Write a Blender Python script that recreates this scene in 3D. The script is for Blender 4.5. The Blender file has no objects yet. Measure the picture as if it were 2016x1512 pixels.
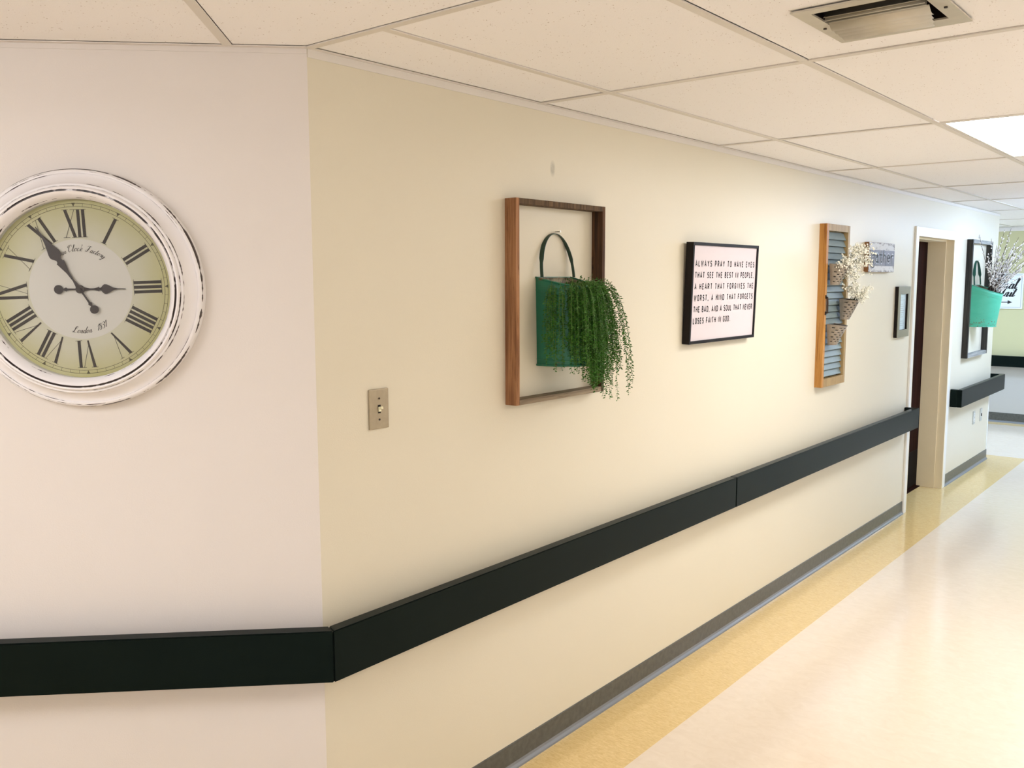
import bpy, bmesh, math, random
from math import sin, cos, pi, radians, sqrt
from mathutils import Matrix, Vector

# ------------------------------------------------------------------ camera, world, exposure
SC = bpy.context.scene
COL = SC.collection
CAMPOS = Vector((1.90072, -1.48628, 1.70))
F = Vector((-0.633578, 0.764984, -0.115665)); R = Vector((0.770356, 0.637608, -0.002772)); U = Vector((-0.071628, 0.090860, 0.993284))
cam = bpy.data.cameras.new('camera'); co = bpy.data.objects.new('camera', cam); COL.objects.link(co)
cam.sensor_width = 36.0; cam.lens = 1774.06 / 2016 * 36.0; cam.clip_start = 0.05
co.matrix_world = Matrix(((R.x, U.x, -F.x, CAMPOS.x), (R.y, U.y, -F.y, CAMPOS.y), (R.z, U.z, -F.z, CAMPOS.z), (0, 0, 0, 1)))
SC.camera = co
w = bpy.data.worlds.new('world'); SC.world = w; w.use_nodes = True
w.node_tree.nodes['Background'].inputs[0].default_value = (0.8, 0.85, 0.9, 1)
w.node_tree.nodes['Background'].inputs[1].default_value = 0.3
SC.view_settings.view_transform = 'Standard'; SC.view_settings.look = 'None'
SC.view_settings.gamma = 1; SC.view_settings.use_curve_mapping = False
SC.view_settings.exposure = 1.0
LIGHT = 9.0                      # strength of every ceiling panel
PEACH = (0.56, 0.505, 0.445); WARM = (0.56, 0.550, 0.580); NEUT = (1.0, 0.985, 0.98); COOL = (0.68, 0.90, 1.28)
CEIL = 2.2785

# ------------------------------------------------------------------ materials
def srgb(r, g, b):
    f = lambda c: (c / 255 / 12.92) if c / 255 <= 0.04045 else ((c / 255 + 0.055) / 1.055) ** 2.4
    return (f(r), f(g), f(b), 1)
class NT:
    def __init__(s, name):
        s.m = bpy.data.materials.new(name); s.m.use_nodes = True
        s.t = s.m.node_tree; s.n = s.t.nodes; s.b = s.n['Principled BSDF']
    def new(s, k, **kw):
        n = s.n.new(k)
        for a, v in kw.items(): setattr(n, a, v)
        return n
    def link(s, a, b): s.t.links.new(a, b)
    def val(s, sock, v):
        if hasattr(v, 'links'): s.link(v, sock)
        else: sock.default_value = v
    def math(s, op, a, b=0.0, c=None):
        n = s.new('ShaderNodeMath', operation=op); s.val(n.inputs[0], a); s.val(n.inputs[1], b)
        if c is not None: s.val(n.inputs[2], c)
        return n.outputs[0]
    def mix(s, f, a, b):
        n = s.new('ShaderNodeMix', data_type='RGBA'); s.val(n.inputs[0], f); s.val(n.inputs[6], a); s.val(n.inputs[7], b)
        return n.outputs[2]
    def coord(s, scale=(1, 1, 1), kind='Object'):
        tc = s.new('ShaderNodeTexCoord'); mp = s.new('ShaderNodeMapping'); mp.inputs['Scale'].default_value = scale
        s.link(tc.outputs[kind], mp.inputs[0]); return mp.outputs[0]
    def noise(s, vec, scale=5, detail=3, rough=0.5, dist=0.0):
        n = s.new('ShaderNodeTexNoise'); s.link(vec, n.inputs['Vector'])
        n.inputs['Scale'].default_value = scale; n.inputs['Detail'].default_value = detail
        n.inputs['Roughness'].default_value = rough; n.inputs['Distortion'].default_value = dist
        return n.outputs[0]
    def ramp(s, f, lo, hi):
        n = s.new('ShaderNodeMapRange'); n.clamp = True; s.val(n.inputs[0], f); n.inputs[1].default_value = lo; n.inputs[2].default_value = hi
        return n.outputs[0]
    def bump(s, h, strength=0.2, dist=0.01):
        n = s.new('ShaderNodeBump'); n.inputs['Strength'].default_value = strength; n.inputs['Distance'].default_value = dist
        s.link(h, n.inputs['Height']); s.link(n.outputs[0], s.b.inputs['Normal'])
    def fin(s, col=None, rough=None, metal=None, spec=None):
        if col is not None: s.val(s.b.inputs['Base Color'], col)
        if rough is not None: s.val(s.b.inputs['Roughness'], rough)
        if metal is not None: s.val(s.b.inputs['Metallic'], metal)
        if spec is not None: s.val(s.b.inputs['Specular IOR Level'], spec)
        return s.m
def plain(name, col, rough=0.5, metal=0.0, spec=0.5, var=0.06, scale=18):
    t = NT(name); f = t.noise(t.coord(), scale, 3)
    dark = (col[0] * (1 - var), col[1] * (1 - var), col[2] * (1 - var), 1)
    return t.fin(t.mix(f, dark, col), rough, metal, spec)
def wallpaint(name, col, low=None, split=0.0):
    t = NT(name); v = t.coord()
    c = t.mix(t.ramp(t.noise(v, 0.9, 3), 0.3, 0.7), (col[0] * .975, col[1] * .97, col[2] * .955, 1), col)
    if low is not None:
        sx = t.new('ShaderNodeSeparateXYZ'); t.link(v, sx.inputs[0])
        c = t.mix(t.math('GREATER_THAN', sx.outputs[2], split), low, c)
    t.bump(t.noise(v, 260, 2), 0.12, 0.002)
    return t, c
def wood(name, c1, c2, axis, scale=1.0, rough=0.7, dark=None, knots=False):
    t = NT(name); s = [34 * scale] * 3; s[axis] = 1.6 * scale
    v = t.coord(tuple(s)); n1 = t.noise(v, 1.6, 6, 0.65, 0.8)
    c = t.mix(t.ramp(n1, 0.36, 0.66), c1, c2)
    if dark is not None:
        s2 = [60 * scale] * 3; s2[axis] = 2.2 * scale
        n2 = t.noise(t.coord(tuple(s2)), 1.3, 4, 0.7, 1.5)
        c = t.mix(t.ramp(n2, 0.56, 0.66), c, dark)
    t.bump(n1, 0.5, 0.004)
    return t.fin(c, rough, spec=0.3)

t, c = wallpaint('wall_paint_left', (0.735, 0.695, 0.655, 1)); M_walla = t.fin(c, 0.42, spec=0.35)  # tone of the left wall, less yellow than the corridor wall
t, c = wallpaint('wall_paint', (0.705, 0.655, 0.525, 1))
# old smudge on the paint above the bucket frame
v = t.new('ShaderNodeVectorMath', operation='SUBTRACT'); t.link(t.coord(), v.inputs[0]); v.inputs[1].default_value = (0, 1.03, 2.075)
v2 = t.new('ShaderNodeVectorMath', operation='MULTIPLY'); t.link(v.outputs[0], v2.inputs[0]); v2.inputs[1].default_value = (60, 75, 42)
ln = t.new('ShaderNodeVectorMath', operation='LENGTH'); t.link(v2.outputs[0], ln.inputs[0])
mask = t.math('MULTIPLY', t.ramp(ln.outputs['Value'], 1.25, 0.5), t.math('ADD', t.noise(t.coord(), 60, 3), 0.15))
t.fin(t.mix(mask, c, (0.36, 0.34, 0.26, 1)), 0.42, spec=0.35)
M_wall = t.m
t, c = wallpaint('far_wall_paint', (0.56, 0.54, 0.31, 1), (0.50, 0.49, 0.45, 1), 0.72); M_farwall = t.fin(c, 0.5)
t, c = wallpaint('side_wall_paint', (0.86, 0.84, 0.80, 1)); M_plainwall = t.fin(c, 0.5)
M_door_trim = plain('white_enamel', (0.80, 0.79, 0.74, 1), 0.35)
M_jamb = plain('cream_enamel', (0.90, 0.78, 0.55, 1), 0.4, var=0.1, scale=6)
M_grid = plain('grid_white', (0.74, 0.70, 0.64, 1), 0.45)
M_dark = plain('plenum_dark', (0.02, 0.013, 0.01, 1), 0.9)
M_rail = plain('charcoal_rail_paint', (0.0045, 0.0075, 0.0066, 1), 0.33, spec=0.09, var=0.3, scale=9)
M_rail.node_tree.nodes['Principled BSDF'].inputs['Specular Tint'].default_value = (0.62, 1.0, 0.90, 1)
M_black = plain('black_paint', (0.008, 0.005, 0.004, 1), 0.5, spec=0.2)
M_steel = plain('brushed_steel', (0.42, 0.35, 0.24, 1), 0.42, 0.35, var=0.25, scale=60)
M_ivory = plain('ivory_plastic', (0.82, 0.78, 0.52, 1), 0.35)
M_white = plain('white_plastic', (0.80, 0.80, 0.76, 1), 0.35)
M_outlet = plain('grey_outlet_plastic', (0.52, 0.52, 0.47, 1), 0.4)
M_ventm = plain('beige_vent_metal', (0.60, 0.56, 0.46, 1), 0.4, 0.3, var=0.2, scale=30)
M_nail = plain('nail_metal', (0.6, 0.58, 0.52, 1), 0.3, 1.0)

# ceiling tile: fine pinholes
t = NT('ceiling_tile'); v = t.coord()
vo = t.new('ShaderNodeTexVoronoi'); t.link(v, vo.inputs['Vector']); vo.inputs['Scale'].default_value = 105
holes = t.math('MULTIPLY', t.ramp(vo.outputs['Distance'], 0.19, 0.10), t.ramp(t.noise(v, 45, 3), 0.5, 0.62))
t.bump(t.math('SUBTRACT', t.noise(v, 300, 2), t.math('MULTIPLY', holes, 2.0)), 0.15, 0.002)
M_tile = t.fin(t.mix(holes, (0.945, 0.93, 0.93, 1), (0.36, 0.26, 0.20, 1)), 0.85, spec=0.1)

# floor: cream vinyl field with a tan border
t = NT('vinyl_floor'); v = t.coord(); sx = t.new('ShaderNodeSeparateXYZ'); t.link(v, sx.inputs[0])
x, y = sx.outputs[0], sx.outputs[1]
inb = t.math('MULTIPLY', t.math('LESS_THAN', x, 0.30), t.math('LESS_THAN', y, 8.05))
ab = t.math('LESS_THAN', t.math('MULTIPLY', t.math('SUBTRACT', x, y), 0.70711), 0.30)
bnd = t.math('MAXIMUM', inb, t.math('MULTIPLY', ab, t.math('LESS_THAN', y, 0.5)))
bnd = t.math('MAXIMUM', bnd, t.math('GREATER_THAN', y, 10.12))  # far strip in border tan, standing in for the shadow by the baseboard
vs = t.coord((14, 48, 1)); n1 = t.noise(vs, 2.4, 5, 0.7, 1.4)
tan = t.mix(t.ramp(n1, 0.34, 0.66), (0.62, 0.43, 0.17, 1), (0.77, 0.58, 0.275, 1))
crm = t.mix(t.ramp(t.noise(t.coord((6, 9, 1)), 3, 4, 0.6, 1.0), 0.3, 0.7), (0.72, 0.61, 0.475, 1), (0.765, 0.66, 0.53, 1))
t.bump(t.noise(v, 7, 2), 0.02, 0.01)
M_floor = t.fin(t.mix(bnd, crm, tan), t.math('ADD', t.math('MULTIPLY', t.noise(v, 2.5, 3), 0.10), 0.10), spec=0.55)

# vinyl cove base: grey with drip marks
t = NT('grey_vinyl_base'); n1 = t.noise(t.coord((30, 30, 3)), 1.5, 4)
M_base = t.fin(t.mix(t.ramp(n1, 0.35, 0.7), (0.082, 0.084, 0.074, 1), (0.115, 0.116, 0.104, 1)), 0.33, spec=0.3)
M_toe = plain('toe_highlight_grey', (0.19, 0.20, 0.215, 1), 0.3)  # lighter than the base, painting the highlight along the coved toe

M_barn = wood('weathered_barn_wood', (0.045, 0.025, 0.012, 1), (0.17, 0.105, 0.05, 1), 1, 1, 0.75, (0.02, 0.011, 0.006, 1))
M_barnz = wood('barn_wood_upright', (0.03, 0.013, 0.006, 1), (0.13, 0.06, 0.024, 1), 1, 1, 0.75, (0.025, 0.012, 0.006, 1))
M_barnred = wood('reddish_barn_wood', (0.20, 0.085, 0.035, 1), (0.40, 0.20, 0.09, 1), 1, 1.1, 0.7, (0.16, 0.065, 0.025, 1))
M_barngrey = wood('grey_barn_wood', (0.17, 0.125, 0.08, 1), (0.33, 0.265, 0.18, 1), 0, 1, 0.8, (0.05, 0.033, 0.02, 1))
M_ebony = wood('blackened_wood', (0.010, 0.009, 0.008, 1), (0.05, 0.044, 0.032, 1), 1, 1, 0.6, (0.006, 0.006, 0.006, 1))
M_ebonyx = wood('grey_driftwood', (0.16, 0.16, 0.15, 1), (0.42, 0.42, 0.40, 1), 0, 1, 0.6, (0.05, 0.05, 0.045, 1))
M_honey = wood('honey_pine', (0.36, 0.16, 0.035, 1), (0.50, 0.25, 0.065, 1), 1, 0.6, 0.45, (0.25, 0.09, 0.018, 1))
M_honeyf = wood('faded_pine', (0.30, 0.20, 0.085, 1), (0.42, 0.30, 0.14, 1), 1, 0.6, 0.5)
M_slat = plain('blue_grey_slat_paint', (0.21, 0.27, 0.275, 1), 0.55, var=0.3, scale=14)
M_brownedge = wood('brown_board_edge', (0.14, 0.06, 0.02, 1), (0.22, 0.10, 0.035, 1), 1, 1, 0.6)
M_olive = plain('olive_bronze_frame', (0.25, 0.235, 0.155, 1), 0.5, var=0.2, scale=25)
M_doorwood = wood('dark_door_veneer', (0.012, 0.003, 0.002, 1), (0.026, 0.007, 0.004, 1), 2, 0.5, 0.5)
M_doorwood.node_tree.nodes['Principled BSDF'].inputs['Specular IOR Level'].default_value = 0.05; M_doorwood.node_tree.nodes['Principled BSDF'].inputs['Roughness'].default_value = 0.75
M_kick = plain('black_kick_plate', (0.006, 0.004, 0.004, 1), 0.6, spec=0.05)
t = NT('zinc'); n1 = t.noise(t.coord(), 40, 4, 0.6)
M_zinc = t.fin(t.mix(n1, (0.20, 0.175, 0.14, 1), (0.40, 0.355, 0.30, 1)), 0.45, 0.55)
M_zincin = plain('shaded_pot_inside', (0.03, 0.025, 0.02, 1), 0.6)  # inside of the tin coloured dark so the slits look shaded
M_zincd = plain('hardware_bronze', (0.035, 0.02, 0.014, 1), 0.4, 0.6)

def enamel(name, c1, c2):
    t = NT(name); v = t.coord()
    c = t.mix(t.noise(t.coord((3, 3, 1)), 9, 4), c1, c2)
    sx = t.new('ShaderNodeSeparateXYZ'); t.link(v, sx.inputs[0])
    # chipped paint: rust flecks gathered near rim and foot
    edge = t.math('MAXIMUM', t.ramp(sx.outputs[1], -0.045, -0.005), t.ramp(sx.outputs[1], -0.27, -0.33))
    n = t.noise(v, 55, 5, 0.7)
    m = t.ramp(t.math('ADD', n, t.math('MULTIPLY', edge, 0.10)), 0.655, 0.69)
    t.bump(n, 0.15, 0.002)
    return t.fin(t.mix(m, c, (0.13, 0.085, 0.045, 1)), 0.38, spec=0.5)
M_teal = enamel('chipped_teal_enamel', (0.006, 0.105, 0.055, 1), (0.02, 0.20, 0.115, 1))
M_mint = enamel('chipped_mint_enamel', (0.05, 0.36, 0.22, 1), (0.085, 0.46, 0.30, 1))
t = NT('rusty_inside'); n1 = t.noise(t.coord(), 35, 5, 0.7)
M_rust = t.fin(t.mix(t.ramp(n1, 0.4, 0.62), (0.055, 0.045, 0.025, 1), (0.30, 0.26, 0.17, 1)), 0.6)
M_darkgreen = plain('dark_green_strap', (0.012, 0.05, 0.03, 1), 0.35)
M_green = plain('green_strap', (0.01, 0.09, 0.06, 1), 0.35)

def leafmat(name, a, b):
    t = NT(name); return t.fin(t.mix(t.noise(t.coord(), 30, 3), a, b), 0.5, spec=0.4)
M_leaf = leafmat('trailing_leaf', (0.006, 0.050, 0.003, 1), (0.055, 0.22, 0.008, 1))
M_stem = leafmat('green_stem', (0.06, 0.15, 0.02, 1), (0.12, 0.22, 0.05, 1))
M_twig = leafmat('brown_twig', (0.03, 0.02, 0.015, 1), (0.09, 0.06, 0.045, 1))
M_olivestem = leafmat('olive_stem', (0.09, 0.10, 0.05, 1), (0.17, 0.18, 0.09, 1))
M_bloom = plain('white_bloom', (0.88, 0.86, 0.74, 1), 0.7)
M_catkin = plain('silver_catkin', (0.80, 0.75, 0.70, 1), 0.8)
M_paper = plain('white_paper', (0.66, 0.585, 0.60, 1), 0.6, var=0.02)
M_bluepaper = plain('pale_blue_paper', (0.60, 0.74, 0.80, 1), 0.25, var=0.04)
M_ink = plain('black_ink', (0.012, 0.010, 0.010, 1), 0.6)
M_ink2 = plain('brown_black_ink', (0.025, 0.017, 0.008, 1), 0.6)
M_hair = plain('fine_brown_ink', (0.10, 0.085, 0.03, 1), 0.6)
M_hand = plain('bronze_black_hand', (0.018, 0.008, 0.005, 1), 0.35)
M_greyink = plain('grey_ink', (0.30, 0.34, 0.38, 1), 0.6)
M_signw = plain('sign_white', (0.74, 0.78, 0.76, 1), 0.5, var=0.02)
M_guard = plain('corner_guard_white', (0.85, 0.86, 0.82, 1), 0.35)

# clock dial: cream paper ageing to olive at its rim, white centre disc
t = NT('aged_dial'); v = t.coord(); ln = t.new('ShaderNodeVectorMath', operation='LENGTH'); t.link(v, ln.inputs[0]); r = ln.outputs['Value']
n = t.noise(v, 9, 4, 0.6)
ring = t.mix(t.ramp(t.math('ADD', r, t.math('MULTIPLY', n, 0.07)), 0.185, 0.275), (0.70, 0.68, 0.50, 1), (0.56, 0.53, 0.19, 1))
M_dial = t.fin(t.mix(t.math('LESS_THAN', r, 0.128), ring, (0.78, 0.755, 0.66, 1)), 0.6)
# distressed white rim: paint rubbed through along the turned edges
t = NT('distressed_white_rim'); v = t.coord(); sx = t.new('ShaderNodeSeparateXYZ'); t.link(v, sx.inputs[0])
r = t.math('SQRT', t.math('ADD', t.math('MULTIPLY', sx.outputs[0], sx.outputs[0]), t.math('MULTIPLY', sx.outputs[1], sx.outputs[1])))
tot = None
for k, (ri, wd, lo) in enumerate(((0.2245, 0.0010, 0.50), (0.2315, 0.0008, 0.60), (0.2418, 0.0024, 0.36), (0.2525, 0.0010, 0.50), (0.2592, 0.0011, 0.50), (0.2862, 0.0008, 0.50), (0.2915, 0.0011, 0.56), (0.2965, 0.0016, 0.44))):
    cb = t.new('ShaderNodeCombineXYZ'); ux = t.math('DIVIDE', sx.outputs[0], r); uy = t.math('DIVIDE', sx.outputs[1], r)
    t.link(ux, cb.inputs[0]); t.link(uy, cb.inputs[1]); cb.inputs[2].default_value = k * 3.7
    nn = t.noise(cb.outputs[0], 2.6, 4, 0.7)
    wv = t.math('MULTIPLY', t.ramp(nn, lo, lo + 0.12), wd)
    d = t.math('ABSOLUTE', t.math('SUBTRACT', r, ri))
    m = t.math('LESS_THAN', d, wv)
    tot = m if tot is None else t.math('MAXIMUM', tot, m)
M_rim = t.fin(t.mix(tot, (0.82, 0.80, 0.80, 1), (0.03, 0.015, 0.012, 1)), 0.35, spec=0.5)
t = NT('clock_glass'); t.n.remove(t.b)
gl = t.new('ShaderNodeBsdfGlossy'); gl.inputs['Roughness'].default_value = 0.03
tr = t.new('ShaderNodeBsdfTransparent'); fr = t.new('ShaderNodeFresnel'); fr.inputs[0].default_value = 1.45
mx = t.new('ShaderNodeMixShader'); t.link(fr.outputs[0], mx.inputs[0]); t.link(tr.outputs[0], mx.inputs[1]); t.link(gl.outputs[0], mx.inputs[2])
t.link(mx.outputs[0], t.n['Material Output'].inputs[0]); M_glass = t.m
# whitewashed board
t = NT('whitewashed_board'); v = t.coord()
n1 = t.noise(t.coord((10, 40, 1)), 1.5, 5, 0.7, 0.6); sx = t.new('ShaderNodeSeparateXYZ'); t.link(v, sx.inputs[0])
ex = t.math('MAXIMUM', t.ramp(t.math('ABSOLUTE', sx.outputs[0]), 0.205, 0.245), t.ramp(t.math('ABSOLUTE', sx.outputs[1]), 0.070, 0.092))
m = t.ramp(t.math('ADD', n1, t.math('MULTIPLY', ex, 0.16)), 0.56, 0.70)
M_wash = t.fin(t.mix(m, (0.62, 0.62, 0.62, 1), (0.16, 0.14, 0.14, 1)), 0.6)
M_metalplate = plain('grey_tin_plate', (0.17, 0.145, 0.155, 1), 0.5, 0.3, var=0.35, scale=30)
M_tin = plain('pale_tin', (0.50, 0.48, 0.50, 1), 0.45, 0.2, var=0.2)

def lampmat(name, col):
    t = NT(name); t.n.remove(t.b); e = t.new('ShaderNodeEmission'); e.inputs[0].default_value = (*col, 1); e.inputs[1].default_value = LIGHT
    t.link(e.outputs[0], t.n['Material Output'].inputs[0]); return t.m

# ------------------------------------------------------------------ mesh helpers
def link(name, me, mats, parent=None, mw=None):
    o = bpy.data.objects.new(name, me); COL.objects.link(o)
    for m in (mats if isinstance(mats, (list, tuple)) else [mats]): me.materials.append(m)
    if parent is not None: o.parent = parent
    if mw is not None: o.matrix_world = mw
    return o
def tobj(name, bm, mats, parent=None, mw=None, smooth=False):
    me = bpy.data.meshes.new(name)
    if smooth:
        for f in bm.faces: f.smooth = True
    bm.to_mesh(me); bm.free()
    if smooth:
        try: me.set_sharp_from_angle(angle=radians(40))
        except Exception: pass
    return link(name, me, mats, parent, mw)
def struct(o): o['kind'] = 'structure'; return o
def tag(o, label, cat, group=None):
    o['label'] = label; o['category'] = cat
    if group: o['group'] = group
    return o
def thing(name, label, cat, mw, group=None):
    o = bpy.data.objects.new(name, None); COL.objects.link(o); o.matrix_world = mw; o.empty_display_size = 0.1
    return tag(o, label, cat, group)
def box(bm, a, b, mi=0, bevel=0.0):
    vs = [bm.verts.new((x, y, z)) for z in (a[2], b[2]) for y in (a[1], b[1]) for x in (a[0], b[0])]
    fs = [bm.faces.new([vs[i] for i in q]) for q in ((0, 2, 3, 1), (4, 5, 7, 6), (0, 1, 5, 4), (2, 6, 7, 3), (0, 4, 6, 2), (1, 3, 7, 5))]
    for f in fs: f.material_index = mi
    if bevel:
        es = list({e for f in fs for e in f.edges})
        rr = bmesh.ops.bevel(bm, geom=es, offset=bevel, segments=2, affect='EDGES', profile=0.6)
        for f in rr['faces']: f.material_index = mi
    return fs
def boxobj(name, a, b, m, parent=None, mw=None, bevel=0.0):
    bm = bmesh.new(); box(bm, a, b, 0, bevel); return tobj(name, bm, m, parent, mw)
def prism(bm, pts, z0, z1, mi=0):
    lo = [bm.verts.new((p[0], p[1], z0)) for p in pts]; hi = [bm.verts.new((p[0], p[1], z1)) for p in pts]
    n = len(pts); fs = [bm.faces.new(lo[::-1]), bm.faces.new(hi)]
    for i in range(n): fs.append(bm.faces.new((lo[i], lo[(i + 1) % n], hi[(i + 1) % n], hi[i])))
    for f in fs: f.material_index = mi
    return fs
def ccw(pts):
    a = sum(pts[i][0] * pts[(i + 1) % len(pts)][1] - pts[(i + 1) % len(pts)][0] * pts[i][1] for i in range(len(pts)))
    return pts if a > 0 else pts[::-1]
def tube(bm, pts, r0, r1=None, n=6, mi=0):
    r1 = r0 if r1 is None else r1; pts = [Vector(p) for p in pts]; rings = []
    prev = None
    for i, p in enumerate(pts):
        d = (pts[min(i + 1, len(pts) - 1)] - pts[max(i - 1, 0)]).normalized()
        if prev is None: a = d.orthogonal().normalized()
        else: a = (prev - d * prev.dot(d)).normalized()
        prev = a; b = d.cross(a); r = r0 + (r1 - r0) * i / (len(pts) - 1)
        rings.append([bm.verts.new(p + a * (r * cos(2 * pi * k / n)) + b * (r * sin(2 * pi * k / n))) for k in range(n)])
    for A, B in zip(rings, rings[1:]):
        for k in range(n):
            f = bm.faces.new((A[k], A[(k + 1) % n], B[(k + 1) % n], B[k])); f.material_index = mi
    bm.faces.new(rings[0][::-1]).material_index = mi; bm.faces.new(rings[-1]).material_index = mi
def ribbon(bm, pts, w, z, h=0.0004, mi=0, closed=False):
    """flat stroke with mitred joints in the XY plane"""
    P = [Vector((p[0], p[1])) for p in pts]; ws = w if isinstance(w, (list, tuple)) else [w] * len(P); L = []; Rr = []
    for i, p in enumerate(P):
        d0 = (P[i] - P[i - 1]).normalized() if i > 0 else None; d1 = (P[i + 1] - P[i]).normalized() if i < len(P) - 1 else None
        if d0 is None: d0 = d1
        if d1 is None: d1 = d0
        n0 = Vector((-d0.y, d0.x)); n1 = Vector((-d1.y, d1.x)); m = n0 + n1
        if m.length < 0.3: m = n0
        m.normalize(); k = ws[i] / 2 / max(0.45, m.dot(n0))
        L.append(p + m * k); Rr.append(p - m * k)
    for i in range(len(P) - 1):
        q = [Rr[i], Rr[i + 1], L[i + 1], L[i]]
        lo = [bm.verts.new((a.x, a.y, z + h)) for a in q]
        try: bm.faces.new(lo).material_index = mi
        except ValueError: pass
def sweep_rect_frame(name_list, w, h, bw, depth, mats, parent, z0=0.0):
    """four boards on edge: left, right, top, bottom, butted"""
    out = []
    specs = [(-w / 2, -h / 2, -w / 2 + bw, h / 2), (w / 2 - bw, -h / 2, w / 2, h / 2), (-w / 2 + bw, h / 2 - bw, w / 2 - bw, h / 2), (-w / 2 + bw, -h / 2, w / 2 - bw, -h / 2 + bw)]
    for nm, s, m in zip(name_list, specs, mats):
        out.append(boxobj(nm, (s[0], s[1], z0), (s[2], s[3], z0 + depth), m, parent, None, 0.0012))
    return out
def frameB(y, z, x=0.0):      # local X = +y (viewer's right), local Y = up, local Z = out of the corridor wall
    return Matrix(((0, 0, 1, x), (1, 0, 0, y), (0, 1, 0, z), (0, 0, 0, 1)))
S2 = 1 / sqrt(2)
def frameA(u, z, n=0.0, roll=0.0):
    P = Vector((-u * S2 + n * S2, -u * S2 - n * S2, z))
    return Matrix(((S2, 0, S2, P.x), (S2, 0, -S2, P.y), (0, 1, 0, P.z), (0, 0, 0, 1))) @ Matrix.Rotation(roll, 4, 'Z')
def frameF(x, z, y): return Matrix(((1, 0, 0, x), (0, 0, -1, y), (0, 1, 0, z), (0, 0, 0, 1)))

# ------------------------------------------------------------------ room shell
T = 0.18; LA = 4.6; WEND = 7.83; FAR = 10.33; RX = 3.05; BACK = -5.2; TOP = CEIL + 0.20
D0, D1, DH = 5.290, 6.270, 2.012
bm = bmesh.new()
ia = (-T, T * (1 - S2) / S2)
prism(bm, ccw([(0, 0), (0, D0), (-T, D0), ia]), 0, TOP)
prism(bm, ccw([(0, D1), (0, WEND), (-T, WEND), (-T, D1)]), 0, TOP)
box(bm, (-T, D0, DH), (0, D1, TOP))
struct(tobj('wall_right', bm, M_wall))
bm = bmesh.new()
a2 = (-LA * S2, -LA * S2); a3 = (a2[0] - T * S2, a2[1] + T * S2)
prism(bm, ccw([(0, 0), ia, a3, a2]), 0, TOP)
struct(tobj('wall_left', bm, M_walla))
struct(boxobj('wall_end', (-4.2, WEND - T, 0), (-T, WEND, TOP), M_wall))
struct(boxobj('wall_far', (-4.2, FAR, 0), (RX + 0.1, FAR + 0.1, TOP), M_farwall))
struct(boxobj('wall_side', (-4.3, WEND - T, 0), (-4.2, FAR + 0.1, TOP), M_plainwall))
struct(boxobj('wall_opposite', (RX, BACK, 0), (RX + 0.1, FAR, TOP), M_plainwall))
struct(boxobj('wall_back', (-4.2, BACK - 0.1, 0), (RX + 0.1, BACK, TOP), M_plainwall))
bm = bmesh.new(); prism(bm, ccw([(a2[0], a2[1]), (a3[0], a3[1]), (a3[0] - 0.1, a3[1] - 0.1), (a3[0] - 0.1, BACK), (a2[0], BACK)]), 0, TOP)
struct(tobj('wall_return', bm, M_plainwall))
struct(boxobj('floor', (-4.3, BACK - 0.1, -0.1), (RX + 0.1, FAR + 0.1, 0), M_floor))

# ceiling grids: one square to the corridor (y > 0), one turned 45 degrees in front of the clock wall (y < 0)
rnd = random.Random(4)
BW = 0.0115
LX = [-4.18 + 0.0, -3.5, -2.87, -2.24, -1.61, -0.98, -0.349, 0.280, 0.909, 1.538, 2.167, 2.796, RX]
TY = [0.0, 0.955, 2.230, 3.499, 4.821, 6.088, 7.36, 8.75, 10.10, FAR]
bm = bmesh.new(); g = bmesh.new()
lamps_cells = {(8, 2)}
def clip(poly, n, d):          # keep n.p <= d
    out = []
    for i in range(len(poly)):
        a, b = poly[i], poly[(i + 1) % len(poly)]
        da, db = n[0] * a[0] + n[1] * a[1] - d, n[0] * b[0] + n[1] * b[1] - d
        if da <= 0: out.append(a)
        if da * db < 0:
            s = da / (da - db); out.append((a[0] + s * (b[0] - a[0]), a[1] + s * (b[1] - a[1])))
    return out
def tilepoly(poly):
    if len(poly) < 3: return
    A = abs(sum(poly[i][0] * poly[(i + 1) % len(poly)][1] - poly[(i + 1) % len(poly)][0] * poly[i][1] for i in range(len(poly)))) / 2
    if A < 1e-4: return
    prism(bm, ccw(poly), CEIL + 0.0035, CEIL + 0.02)
def gap(): return BW + rnd.choice((0.0004, 0.0006, 0.0018, 0.0028))  # slit left beside each bar to draw its dark shadow line
XS = [0.0 + 0.0] + [x for x in LX if x > 0.1]
for j in range(len(TY) - 1):
    y0, y1 = TY[j], TY[j + 1]
    xs = XS if y1 <= WEND else LX
    for i in range(len(xs) - 1):
        if y0 < WEND < y1 and xs[i + 1] < 0.27: pass
        cell = (LX.index(xs[i]) if xs[i] in LX else 6, j)
        if cell in lamps_cells: continue
        a, b, c, d = xs[i] + gap(), xs[i + 1] - gap(), y0 + gap(), y1 - gap()
        if xs[i] == 0.0: a = 0.003 + gap()
        if y0 < WEND < y1 and xs[i + 1] < 0.2: c = WEND + 0.014
        if y0 < WEND < y1 and xs[i] < 0 < xs[i + 1]:
            tilepoly([(max(a, 0.012), c), (b, c), (b, d), (max(a, 0.012), d)]); tilepoly([(a, WEND + .014), (0.012, WEND + .014), (0.012, d), (a, d)]); continue
        if cell == (8, 0):
            hx0, hx1, hy0, hy1 = 1.096, 1.320, 0.517, 0.745
            for q in ((a, c, b, hy0), (a, hy1, b, d), (a, hy0, hx0, hy1), (hx1, hy0, b, hy1)): tilepoly([(q[0], q[1]), (q[2], q[1]), (q[2], q[3]), (q[0], q[3])])
            continue
        tilepoly([(a, c), (b, c), (b, d), (a, d)])
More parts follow.
